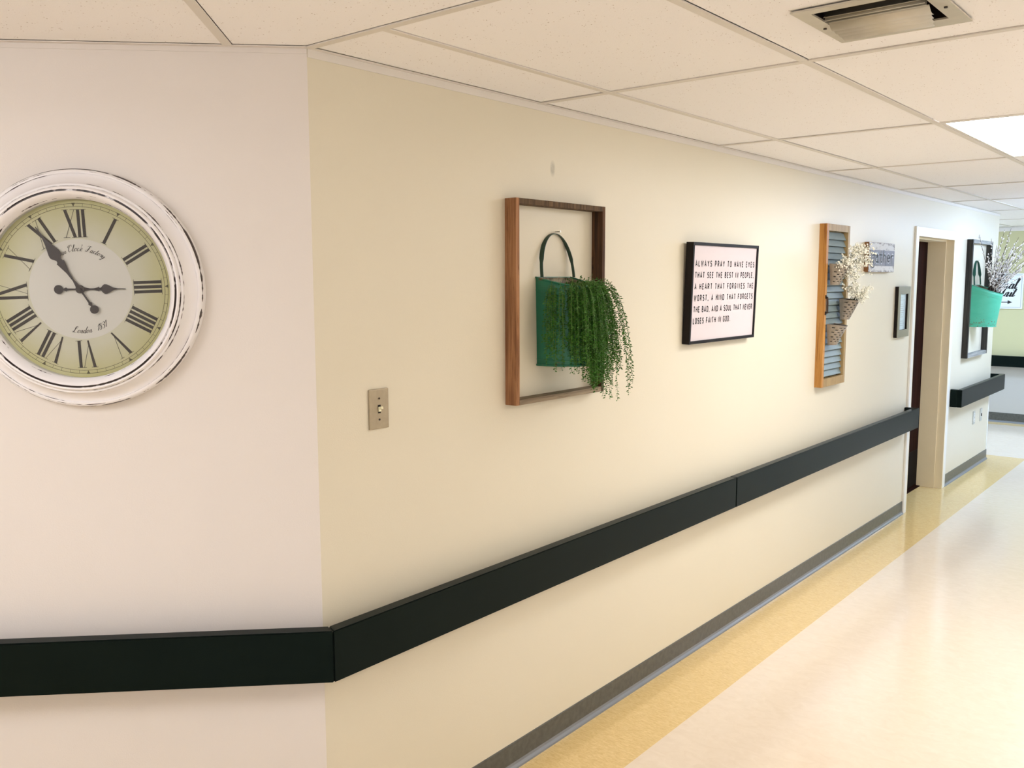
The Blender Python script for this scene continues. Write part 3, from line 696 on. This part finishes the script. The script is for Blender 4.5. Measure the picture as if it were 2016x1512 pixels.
def nail(y, z, label):
    bm = bmesh.new(); tube(bm, [(0, 0, 0), (0, 0.001, 0.022)], 0.0016, n=8); tube(bm, [(0, 0.001, 0.021), (0, 0.001, 0.023)], 0.004, n=10)
    return tag(tobj('nail', bm, M_nail, None, frameB(y, z)), label, 'nail')
# first frame and bucket
fr1 = thing('picture_frame', 'brown barn wood open frame around the teal bucket', 'frame', frameB(1.030, 1.623))
bs = sweep_rect_frame(['side_board', 'side_board', 'top_board', 'bottom_board'], 0.512, 0.672, 0.018, 0.047, [M_barnred, M_barnz, M_barn, M_barngrey], fr1)
bs[0]['label'] = 'reddish brown side board'; bs[3]['label'] = 'greyed bottom board'
b1, _ = bucket_thing('teal half-round metal bucket holding a trailing green plant', frameB(1.035, 1.706), 0.20, 0.145, 0.185, 0.142, 0.300, 0.034, M_teal, M_darkgreen, (0.0, 0.092, 0.150, 0.022), None)
bm = bmesh.new(); box(bm, (-0.090, -0.282, 0.056), (-0.060, -0.264, 0.064)); bm.free()
nail(1.045, 1.862, 'small bright nail holding the dark strap of the teal bucket')
# second
fr2 = thing('picture_frame', 'blackened wood open frame around the mint bucket beyond the door', 'frame', frameB(7.055, 1.523))
sweep_rect_frame(['side_board', 'side_board', 'top_board', 'bottom_board'], 0.710, 0.985, 0.030, 0.046, [M_ebony, M_ebony, M_ebonyx, M_ebonyx], fr2)
b2, _ = bucket_thing('mint green tapered metal bucket holding white willow twigs', frameB(7.045, 1.640), 0.25, 0.218, 0.22, 0.178, 0.355, 0.080, M_mint, M_green, (-0.005, 0.108, 0.205, 0.02), None)
nail(7.05, 1.847, 'small nail holding the green strap of the mint bucket')
# raised marks on the side of the mint bucket
for (aa, yy, w_, h_) in ((0.62, -0.13, 0.03, 0.012), (0.62, -0.165, 0.012, 0.03), (0.66, -0.2, 0.03, 0.012), (0.64, -0.235, 0.014, 0.03), (0.70, -0.1, 0.03, 0.012)):
    pass

# ------------------------------------------------------------------ trailing plant
def leafquad(bm, p, d, L, w_, up):
    s = d.cross(up)
    if s.length < 1e-3: s = d.orthogonal()
    s.normalize(); q = p + d * L; m = p + d * (L * 0.45)
    bm.faces.new([bm.verts.new(v) for v in (p, m + s * w_, q, m - s * w_)])
rnd = random.Random(11)
plant = thing('trailing_plant', 'green plant trailing over the teal bucket and down the frame', 'plant', Matrix.Translation((0.06, 1.035, 1.690)))
bmL = bmesh.new(); bmS = bmesh.new(); O = Vector((0.06, 1.035, 1.690))
def strand(x, y, dx, dy, rise, length, dens=1.0):
    """world coordinates: x out of wall, y along wall"""
    p = Vector((x, y, 1.672 + rnd.uniform(-0.01, 0.012))); v = Vector((dx, dy, rise)); pts = [p.copy()]; step = 0.0075; L = 0
    wob = rnd.uniform(0, 6)
    while L < length:
        v += Vector((0, 0, -0.11)); v.z = max(v.z, -1.25); v.x *= 0.955; v.y *= 0.955
        v.x += 0.014 * sin(wob + L * 55); v.y += 0.014 * cos(wob * 1.7 + L * 43)
        dd = v.normalized(); p = p + dd * step; p.x = max(p.x, 0.012); pts.append(p.copy()); L += step
        if L > 0.03 or dens > 1:
            for s in (1, 2):
                a = rnd.uniform(0, 2 * pi); sd = Vector((cos(a), sin(a), rnd.uniform(-0.5, 0.5)))
                sd = (sd - dd * sd.dot(dd)).normalized(); ld = (sd * 0.85 + dd * rnd.uniform(0.2, 0.7)).normalized()
                leafquad(bmL, p - O, ld, rnd.uniform(0.007, 0.0125), rnd.uniform(0.0016, 0.0028), Vector((rnd.uniform(-1, 1), rnd.uniform(-1, 1), rnd.uniform(-1, 1))))
    tube(bmS, [q - O for q in pts[::3]] + [pts[-1] - O], 0.0007, 0.0004, n=4)
for k in range(300):
    if k < 205:      # over the front lip
        a = radians(rnd.uniform(22, 150)); q_ = rnd.uniform(0.80, 1.04); y = 1.035 - 0.1 * cos(a) * min(q_, 1); x = 0.145 * sin(a) ** 0.85 * q_; strand(x, y, sin(a) * rnd.uniform(0.05, 0.35), -cos(a) * rnd.uniform(0.0, 0.25) + rnd.uniform(-0.12, 0.16), rnd.uniform(0.0, 0.40), rnd.uniform(0.20, 0.37) * (0.8 if a < 1.1 else 1.0))
    elif k < 270:    # over the right side, fanning outward
        y = rnd.uniform(1.06, 1.125); x = rnd.uniform(0.045, 0.14); strand(x, y, rnd.uniform(0.05, 0.65), rnd.uniform(0.25, 0.95), rnd.uniform(0.1, 0.65), rnd.uniform(0.22, 0.40))
    else:
        y = rnd.uniform(0.99, 1.11); x = rnd.uniform(0.07, 0.145); strand(x, y, rnd.uniform(-0.1, 0.4), rnd.uniform(-0.3, 0.5), rnd.uniform(0.2, 0.6), rnd.uniform(0.06, 0.16), 2)
for y, dy, ln_ in ((1.0, -0.1, 0.36), (1.03, 0.0, 0.41), (1.05, 0.1, 0.42), (1.07, 0.2, 0.43), (1.10, 1.0, 0.42), (1.11, 1.15, 0.36), (1.12, 0.9, 0.40), (1.04, 0.05, 0.43), (1.09, .9, .44)):
    strand(0.14, y, 0.4, dy, 0.4, ln_)
tobj('foliage', bmL, M_leaf, plant); tobj('stems', bmS, M_stem, plant)

# ------------------------------------------------------------------ shutter with cone pots
SY0, SY1, SZ0, SZ1, SDp = 3.470, 3.832, 1.090, 1.999, 0.042
sh = thing('wooden_shutter', 'narrow pine shutter with blue-grey slats, three tin pots on it', 'shutter', frameB((SY0 + SY1) / 2, (SZ0 + SZ1) / 2))
SWd, SHt = SY1 - SY0, SZ1 - SZ0; st = 0.030
bm = bmesh.new(); box(bm, (-SWd/2, -SHt/2, 0), (-SWd/2 + st, SHt/2, SDp), 0, 0.0015); tobj('stile', bm, M_honey, sh)['label'] = 'honey coloured left stile'
bm = bmesh.new(); box(bm, (SWd/2 - st, -SHt/2, 0), (SWd/2, SHt/2, SDp), 0, 0.0015); tobj('stile', bm, M_honeyf, sh)
boxobj('top_rail', (-SWd/2 + st, SHt/2 - 0.038, 0.004), (SWd/2 - st, SHt/2, SDp - 0.001), M_honeyf, sh, None, 0.001)
boxobj('bottom_rail', (-SWd/2 + st, -SHt/2, 0.004), (SWd/2 - st, -SHt/2 + 0.046, SDp - 0.001), M_honeyf, sh, None, 0.001)
nsl = 22; zlo, zhi = -SHt/2 + 0.058, SHt/2 - 0.045
slat_me = None
for k in range(nsl):
    zc = zlo + (zhi - zlo) * (k + 0.5) / nsl
    if slat_me is None:
        bm = bmesh.new(); hw = (SWd - 2 * st) / 2 - 0.001
        box(bm, (-hw, -0.0225, -0.0028), (hw, 0.0225, 0.0028), 0, 0.0022)
        bmesh.ops.rotate(bm, verts=bm.verts, matrix=Matrix.Rotation(radians(-24), 3, 'X'), cent=(0, 0, 0))
        o = tobj('slat', bm, M_slat, sh); slat_me = o.data
    else: o = bpy.data.objects.new('slat', slat_me); COL.objects.link(o); o.parent = sh
    o.location = (0, zc, 0.020)
bm = bmesh.new()   # dark pull handle on the left stile
tube(bm, [(-SWd/2 + .017, 0.052, SDp), (-SWd/2 + .017, 0.048, SDp + 0.009), (-SWd/2 + .017, 0.02, SDp + 0.011), (-SWd/2 + .017, -0.02, SDp + 0.011), (-SWd/2 + .017, -0.034, SDp + 0.012), (-SWd/2 + .017, -0.038, SDp)], 0.0055, n=8)
box(bm, (-SWd/2 + .008, 0.042, SDp), (-SWd/2 + .026, 0.062, SDp + 0.004), 0, 0.001); box(bm, (-SWd/2 + .008, -0.048, SDp), (-SWd/2 + .026, -0.028, SDp + 0.004), 0, 0.001)
tobj('handle', bm, M_zincd, sh, None, True)

def cone_pot(label, y, ztop, tiltz=0.0):
    root = thing('tin_pot', label, 'pot', frameB(y, ztop, SDp + 0.003), 'punched tin pots on the shutter')
    NR, NS = 26, 60; bm = bmesh.new(); H = 0.118
    rings = pocket_rings(0.112, 0.094, 0.068, 0.040, H, 0.010, NS, NR, 0.001)
    V = [[bm.verts.new(p) for p in r] for r in rings]
    for j in range(NR):
        for k in range(NS):
            if j % 3 == 1 and 1 < j < NR - 3 and (k + (j // 3 % 2) * 5) % 10 in (0, 1, 2, 3) and 3 < k < NS - 3: continue
            bm.faces.new((V[j][k], V[j][k + 1], V[j + 1][k + 1], V[j + 1][k]))
    for j in range(NR): bm.faces.new((V[j][-1], V[j][0], V[j + 1][0], V[j + 1][-1]))
    bm.faces.new(V[0][::-1])
    o = tobj('body', bm, [M_zinc, M_zincin], root, None, True); md = o.modifiers.new('thick', 'SOLIDIFY'); md.thickness = 0.0012; md.offset = -1; md.material_offset = 1
    bm = bmesh.new(); tube(bm, rings[-1], 0.0018, n=6); tobj('rim', bm, M_zinc, root, None, True)
    return root
cone_pot('upper punched tin pot on the shutter, white flowers reaching right', 3.567, 1.780)
cone_pot('middle tin pot at the right edge of the shutter, with flowers', 3.742, 1.582)
cone_pot('lowest tin pot on the shutter, empty', 3.560, 1.446)

ico = None
def blob(bm, c, r, stretch=None):
    c = Vector(c); z = Vector(stretch).normalized() if stretch is not None else Vector((0, 0, 1)); x = z.orthogonal().normalized(); y = z.cross(x); k = 1.7 if stretch is not None else 1.0
    top = bm.verts.new(c + z * r * k); bot = bm.verts.new(c - z * r * k)
    ring = [[bm.verts.new(c + (x * cos(a + o) + y * sin(a + o)) * r * 0.88 + z * (s * r * k * 0.42)) for a in (0, 1.2566, 2.5133, 3.7699, 5.0265)] for s, o in ((1, 0), (-1, 0.628))]
    for i in range(5):
        j = (i + 1) % 5
        bm.faces.new((top, ring[0][i], ring[0][j])); bm.faces.new((ring[0][i], ring[1][i], ring[0][j])); bm.faces.new((ring[0][j], ring[1][i], ring[1][j])); bm.faces.new((bot, ring[1][j], ring[1][i]))
def bunch(label, base, targets, seed, nb=9, spread=0.03, r=0.0050, sprays=3):
    rn = random.Random(seed); B0 = Vector(base)
    root = thing('flower_bunch', label, 'flowers', Matrix.Translation(B0)); s = bmesh.new(); b = bmesh.new()
    for tg in targets:
        for q in range(sprays):
            e = Vector(tg) + Vector([rn.gauss(0, spread * .7) for _ in range(3)]) - B0; e.x = max(e.x, 0.02 - B0.x + 0.03)
            st_ = Vector([rn.uniform(-0.012, 0.012) for _ in range(3)]); mid = (st_ + e) / 2 + Vector((0.01, 0, 0.018 + rn.uniform(-.01, .01)))
            pts = [st_, (st_ + mid) / 2 + Vector((0, 0, 0.004)), mid, (mid + e) / 2 + Vector((0, 0, 0.004)), e]
            tube(s, pts, 0.0011, 0.0006, n=4)
            for k in range(nb):
                t0 = rn.uniform(0.55, 1.0); bp = mid.lerp(e, (t0 - .5) * 2) if t0 < 1 else e
                tip = bp + Vector([rn.gauss(0, spread * .55) for _ in range(3)]); tube(s, [bp, (bp + tip) / 2 + Vector((0, 0, 0.003)), tip], 0.0005, 0.0004, n=3)
                for _ in range(3): blob(b, tip + Vector([rn.gauss(0, 0.006) for _ in range(3)]), rn.uniform(r * .6, r * 1.15))
    tobj('stems', s, M_olivestem, root); o = tobj('blossoms', b, M_bloom, root); o['kind'] = 'stuff'
    return root
# tips in the air in front of the wall: (x out, y along, z)
bunch("sprays of small white flowers from the upper tin pot, reaching over the gather sign", (0.095, 3.575, 1.765),
      [(0.20, 3.70, 1.850), (0.20, 3.66, 1.870), (0.19, 3.56, 1.880), (0.21, 3.72, 1.800), (0.20, 3.68, 1.760), (0.19, 3.60, 1.855),
       (0.13, 3.56, 1.785), (0.12, 3.53, 1.782), (0.15, 3.66, 1.705), (0.15, 3.62, 1.755), (0.14, 3.63, 1.72)], 5, 8, 0.026)
bunch("cluster of small white flowers from the middle tin pot", (0.095, 3.752, 1.568),
      [(0.13, 3.66, 1.625), (0.12, 3.70, 1.655), (0.13, 3.75, 1.600), (0.14, 3.78, 1.600), (0.19, 3.66, 1.612), (0.19, 3.62, 1.648), (0.12, 3.64, 1.66)], 8, 7, 0.022, sprays=3)

# ------------------------------------------------------------------ willow twigs
rn = random.Random(3); B0 = Vector((0.12, 7.06, 1.50)); wl = thing('willow_twigs', 'bunch of brown twigs with white catkins in the mint bucket', 'twigs', Matrix.Translation(B0))
s = bmesh.new(); b = bmesh.new()
tips = [(0.15, 6.42, 2.038), (0.15, 6.84, 2.02), (0.24, 6.86, 2.09), (0.28, 6.90, 2.105), (0.33, 6.95, 2.03), (0.36, 7.0, 2.00), (0.40, 7.0, 1.96), (0.42, 6.95, 1.88), (0.43, 6.90, 1.83), (0.30, 6.75, 2.02), (0.22, 6.7, 1.96), (0.18, 6.60, 1.90), (0.14, 6.75, 1.86)]
for k in range(30): tips.append((rn.uniform(0.14, 0.42), rn.uniform(6.72, 7.25), rn.uniform(1.72, 1.99)))
for ti, tp in enumerate(tips):
    e = Vector(tp) - B0; st_ = Vector((rn.uniform(-.03, .05), rn.uniform(-.04, .05), rn.uniform(-0.02, 0.04)))
    c1 = st_ + Vector((e.x * .15, e.y * .15, e.z * .40)); c2 = e * 0.62 + Vector((0, 0, .03)) ; pts = []
    for k in range(11):
        t_ = k / 10; pts.append(st_ * (1 - t_) ** 3 + c1 * 3 * t_ * (1 - t_) ** 2 + c2 * 3 * t_ * t_ * (1 - t_) + e * t_ ** 3)
    tube(s, pts, 0.0028, 0.0013, n=5)
    for k in range(rn.randint(16, 24)):
        t_ = rn.uniform(0.25, 1.0); f_ = t_ * 10; i = min(9, int(f_)); p = pts[i].lerp(pts[i + 1], f_ - i); d_ = (pts[i + 1] - pts[i]).normalized()
        o_ = Vector([rn.gauss(0, 1) for _ in range(3)]).normalized(); blob(b, p + o_ * 0.007, rn.uniform(0.0042, 0.0068), d_ + o_ * 0.5)
tobj('stems', s, M_twig, wl); o = tobj('catkins', b, M_catkin, wl); o['kind'] = 'stuff'

# ------------------------------------------------------------------ gather sign
gs = thing('word_sign', 'small whitewashed wooden board with raised word gather', 'sign', frameB(4.455, 1.829))
bd = boxobj('board', (-0.247, -0.092, 0.0005), (0.247, 0.092, 0.028), M_brownedge, gs, None, 0.001)
boxobj('painted_face', (-0.246, -0.091, 0.028), (0.246, 0.091, 0.0305), M_wash, gs)
boxobj('metal_strip', (-0.225, -0.052, 0.0305), (0.240, 0.045, 0.033), M_metalplate, gs)
LO = {
 'g': [arc(.25, .30, .20, .24, 0, 360, 16), arc(.25, -.22, .21, .18, 60, 400, 16), [(.40, .52), (.52, .56)]],
 'a': [arc(.24, .20, .19, .20, 40, 320, 12), [(.06, .52), (.22, .60), (.40, .50), (.42, .0), (.52, .0)]],
 't': [[(.25, .85), (.24, .15), (.32, .0), (.44, .06)], [(.06, .56), (.44, .56)]],
 'h': [[(.08, .95), (.08, 0)], [(.08, .45), (.24, .58), (.40, .45), (.40, 0)]],
 'e': [[(.05, .32), (.42, .32)] + arc(.24, .32, .18, .26, 0, 320, 14)],
 'r': [[(.10, .58), (.10, 0)], [(.10, .40), (.24, .56), (.42, .52)]],
}
x = -0.215
for c in 'gather':
    bm = bmesh.new(); sc = 0.082
    for stt in LO[c]:
        pts = [(x + p[0] * sc * 1.52, -0.030 + p[1] * sc) for p in stt]
        ribbon(bm, pts, 0.024, 0.0332, 0.0004, 0); ribbon(bm, pts, 0.010, 0.0332, 0.0018, 1)
    tobj('letter', bm, [M_tin, M_ink], gs); x += 0.0755

# ------------------------------------------------------------------ notice frame by the door
nf = thing('notice_frame', 'small olive frame with black edge and pale blue notice, left of door', 'frame', frameB(4.985, 1.470))
bm = bmesh.new(); W_, H_ = 0.130, 0.172
parts = [((-W_, -H_), (-W_ + .045, H_)), ((W_ - .045, -H_), (W_, H_)), ((-W_ + .045, H_ - .05), (W_ - .045, H_)), ((-W_ + .045, -H_), (W_ - .045, -H_ + .05))]
for a, b_ in parts: box(bm, (*a, 0.001), (*b_, 0.0225))
tobj('frame', bm, M_black, nf)
bm = bmesh.new()
for a, b_ in parts: box(bm, (*a, 0.0225), (*b_, 0.0255))
tobj('moulding', bm, M_olive, nf)
pp = boxobj('notice', (-W_ + .045, -H_ + .05, 0.004), (W_ - .045, H_ - .05, 0.010), M_bluepaper, nf)
bm = bmesh.new(); rn = random.Random(2)
for k in range(14):
    yy = 0.095 - k * 0.0145
    if k in (2, 10): continue
    ribbon(bm, [(-0.065 + rn.uniform(0, .02), yy), (0.06 - rn.uniform(0, .05), yy)], 0.0030, 0.010)
tobj('text_lines', bm, M_greyink, pp)

# ------------------------------------------------------------------ outlets on the low wall beyond the door
def outlet(y, z, label, kind):
    root = thing('wall_outlet', label, 'outlet', frameB(y, z)); boxobj('plate', (-0.036, -0.058, 0), (0.036, 0.058, 0.006), M_outlet, root, None, 0.002)
    if kind == 2:
        for s_ in (-1, 1):
            r_ = boxobj('receptacle', (-0.016, s_ * 0.024 - 0.013, 0.006), (0.016, s_ * 0.024 + 0.013, 0.009), M_white, root, None, 0.003)
            boxobj('slot', (-0.009, s_ * 0.024 - 0.005, 0.0091), (-0.006, s_ * 0.024 + 0.005, 0.0093), M_black, r_); boxobj('slot', (0.006, s_ * 0.024 - 0.005, 0.0091), (0.009, s_ * 0.024 + 0.005, 0.0093), M_black, r_)
    else: boxobj('jack', (-0.012, -0.013, 0.006), (0.012, 0.013, 0.010), M_black, root, None, 0.002)
outlet(7.262, 0.462, 'duplex outlet, the one nearer the door under the short handrail', 2)
outlet(7.525, 0.458, 'wall jack plate with dark centre, nearer the wall end', 1)

# ------------------------------------------------------------------ sign on the far wall
fs = thing('direction_sign', 'white framed direction sign with black script and arrow on far wall', 'sign', frameF(-0.545, 1.545, FAR))
boxobj('backing', (-0.345, -0.205, 0.001), (0.325, 0.205, 0.010), M_signw, fs, None, 0.001)
bm = bmesh.new()
ribbon(bm, [(-0.325, -0.187), (0.308, -0.187), (0.308, 0.187), (-0.325, 0.187), (-0.325, -0.187)], 0.004, 0.0102); ribbon(bm, [(-0.1, 0.135), (0.262, 0.135)], 0.004, 0.0102)
tobj('border', bm, M_greyink, fs)
bm = bmesh.new()
def script(bm, s_, x, y, h, wt):
    for c in s_:
        wd, sts = C[c]
        for st_ in sts:
            pts = [(x + (p[0] + p[1] * 0.30) * h, y + p[1] * h) for p in smoothline(st_)]
            ribbon(bm, pts, [q * 1.15 for q in scriptw(pts, wt)], 0.0102)
        x += wd * h
script(bm, 'nal', 0.115, 0.030, 0.120, 0.011)
script(bm, 'Unit', 0.055, -0.062, 0.112, 0.0115)
tobj('lettering', bm, M_ink, fs); bm = bmesh.new()
ribbon(bm, [(0.0, -0.128), (0.174, -0.128)], 0.011, 0.0102)
f = bm.faces.new([bm.verts.new(p) for p in ((0.172, -0.150, 0.0107), (0.222, -0.128, 0.0107), (0.172, -0.106, 0.0107))])
tobj('arrow', bm, M_ink, fs)

# ------------------------------------------------------------------ ceiling vent
vt = thing('ceiling_vent', 'beige metal ceiling vent with curved louvres', 'vent', Matrix.Translation((1.208, 0.645, CEIL)) )
bm = bmesh.new(); PX, PY, IX, IY0, IY1 = 0.147, 0.160, 0.112, -0.128, 0.100
for a, b_ in (((-PX, -PY), (PX, IY0)), ((-PX, IY1), (PX, PY)), ((-PX, IY0), (-IX, IY1)), ((IX, IY0), (PX, IY1))): box(bm, (*a, -0.004), (*b_, -0.0002))
tobj('frame', bm, M_ventm, vt)
bm = bmesh.new()
for a_, b_ in (((-IX, IY0, -0.0002), (-IX + .002, IY1, 0.11)), ((IX - .002, IY0, -0.0002), (IX, IY1, 0.11)), ((-IX, IY0, -0.0002), (IX, IY0 + .002, 0.11)), ((-IX, IY1 - .002, -0.0002), (IX, IY1, 0.11)), ((-IX, IY0, 0.108), (IX, IY1, 0.11))): box(bm, a_, b_)
tobj('throat', bm, M_black, vt)  # black colour stands for the shade inside the vent
def louvre(y0, y1, z0, z1, bow, hx):
    bm = bmesh.new(); rws = []
    for k in range(9):
        t_ = k / 8; yy = y0 + (y1 - y0) * t_; zz = z0 + (z1 - z0) * t_ - bow * sin(pi * t_)
        rws.append((bm.verts.new((-hx, yy, zz)), bm.verts.new((hx, yy, zz))))
    for A, B in zip(rws, rws[1:]): bm.faces.new((A[0], A[1], B[1], B[0]))
    o = tobj('louvre', bm, M_ventm, vt, None, True); md = o.modifiers.new('t', 'SOLIDIFY'); md.thickness = 0.0012; return o
louvre(-0.030, -0.078, 0.045, -0.003, 0.006, 0.104)
louvre(-0.058, -0.064, 0.010, -0.007, 0.0, 0.106); louvre(-0.046, -0.052, 0.006, -0.009, 0.0, 0.106)
for k in range(4): louvre(-0.036 + 0.008 * k, 0.000 + 0.015 * k, -0.003, -0.015 - 0.0045 * k, 0.006, 0.107 - 0.003 * k)
for s_ in (-1, 1):
    bm = bmesh.new(); prism(bm, [(s_ * 0.130 + 0.004 * cos(2*pi*k/12), 0.003 + 0.004 * sin(2*pi*k/12)) for k in range(12)], -0.0065, -0.004); tobj('screw', bm, M_zincd, vt)

# ------------------------------------------------------------------ ceiling lights
LM = {'p': lampmat('peach_panel', PEACH), 'w': lampmat('warm_panel', WARM), 'n': lampmat('neutral_panel', NEUT), 'c': lampmat('cool_panel', COOL)}
def lamp(x, y, rot, kind, label, flush=False):
    root = thing('ceiling_light', label, 'ceiling light', Matrix.Translation((x, y, CEIL)) @ Matrix.Rotation(rot, 4, 'Z'), 'flat ceiling light panels')
    hx, hy = 0.3145 - 0.0135, 0.634 - 0.0135; z1 = 0.010 if flush else -0.0005; z0 = 0.001 if flush else -0.110  # unseen fixtures hang down, glowing sides added to brighten the ceiling
    bm = bmesh.new(); e = 0.012
    for a, b_ in (((-hx, -hy), (hx, -hy + e)), ((-hx, hy - e), (hx, hy)), ((-hx, -hy + e), (-hx + e, hy - e)), ((hx - e, -hy + e), (hx, hy - e))): box(bm, (*a, z0 if flush else -0.012), (*b_, z1))
    tobj('frame', bm, M_grid, root)
    boxobj('diffuser', (-hx + e, -hy + e, z0 + 0.001), (hx - e, hy - e, z1 - 0.0003), LM[kind], root)
lamp(1.2235, 2.8645, 0, 'n', 'bright white ceiling panel at the right edge of the photo', True)
lamp(1.2235, 6.70, 0, 'c', 'cool ceiling panel with added glowing sides over the corridor opposite the mint bucket')
lamp(1.2235, 9.40, 0, 'c', 'cool ceiling panel with added glowing sides before the far wall')
lamp(-1.9, 9.10, pi / 2, 'c', 'cool ceiling panel with added glowing sides in the side passage')
lamp(P(1.45, 1.575)[0], P(1.45, 1.575)[1], -pi / 4, 'w', 'warm ceiling panel with added glowing sides facing the clock wall')
lamp(2.35, -2.6, -pi / 4, 'w', 'warm ceiling panel with added glowing sides behind the camera')
lamp(2.4815, 1.5925, 0, 'p', 'warm ceiling panel with added glowing sides on the right side of the corridor')
lamp(-1.2, -3.9, -pi / 4, 'w', 'warm ceiling panel with added glowing sides near the left end of the clock wall')
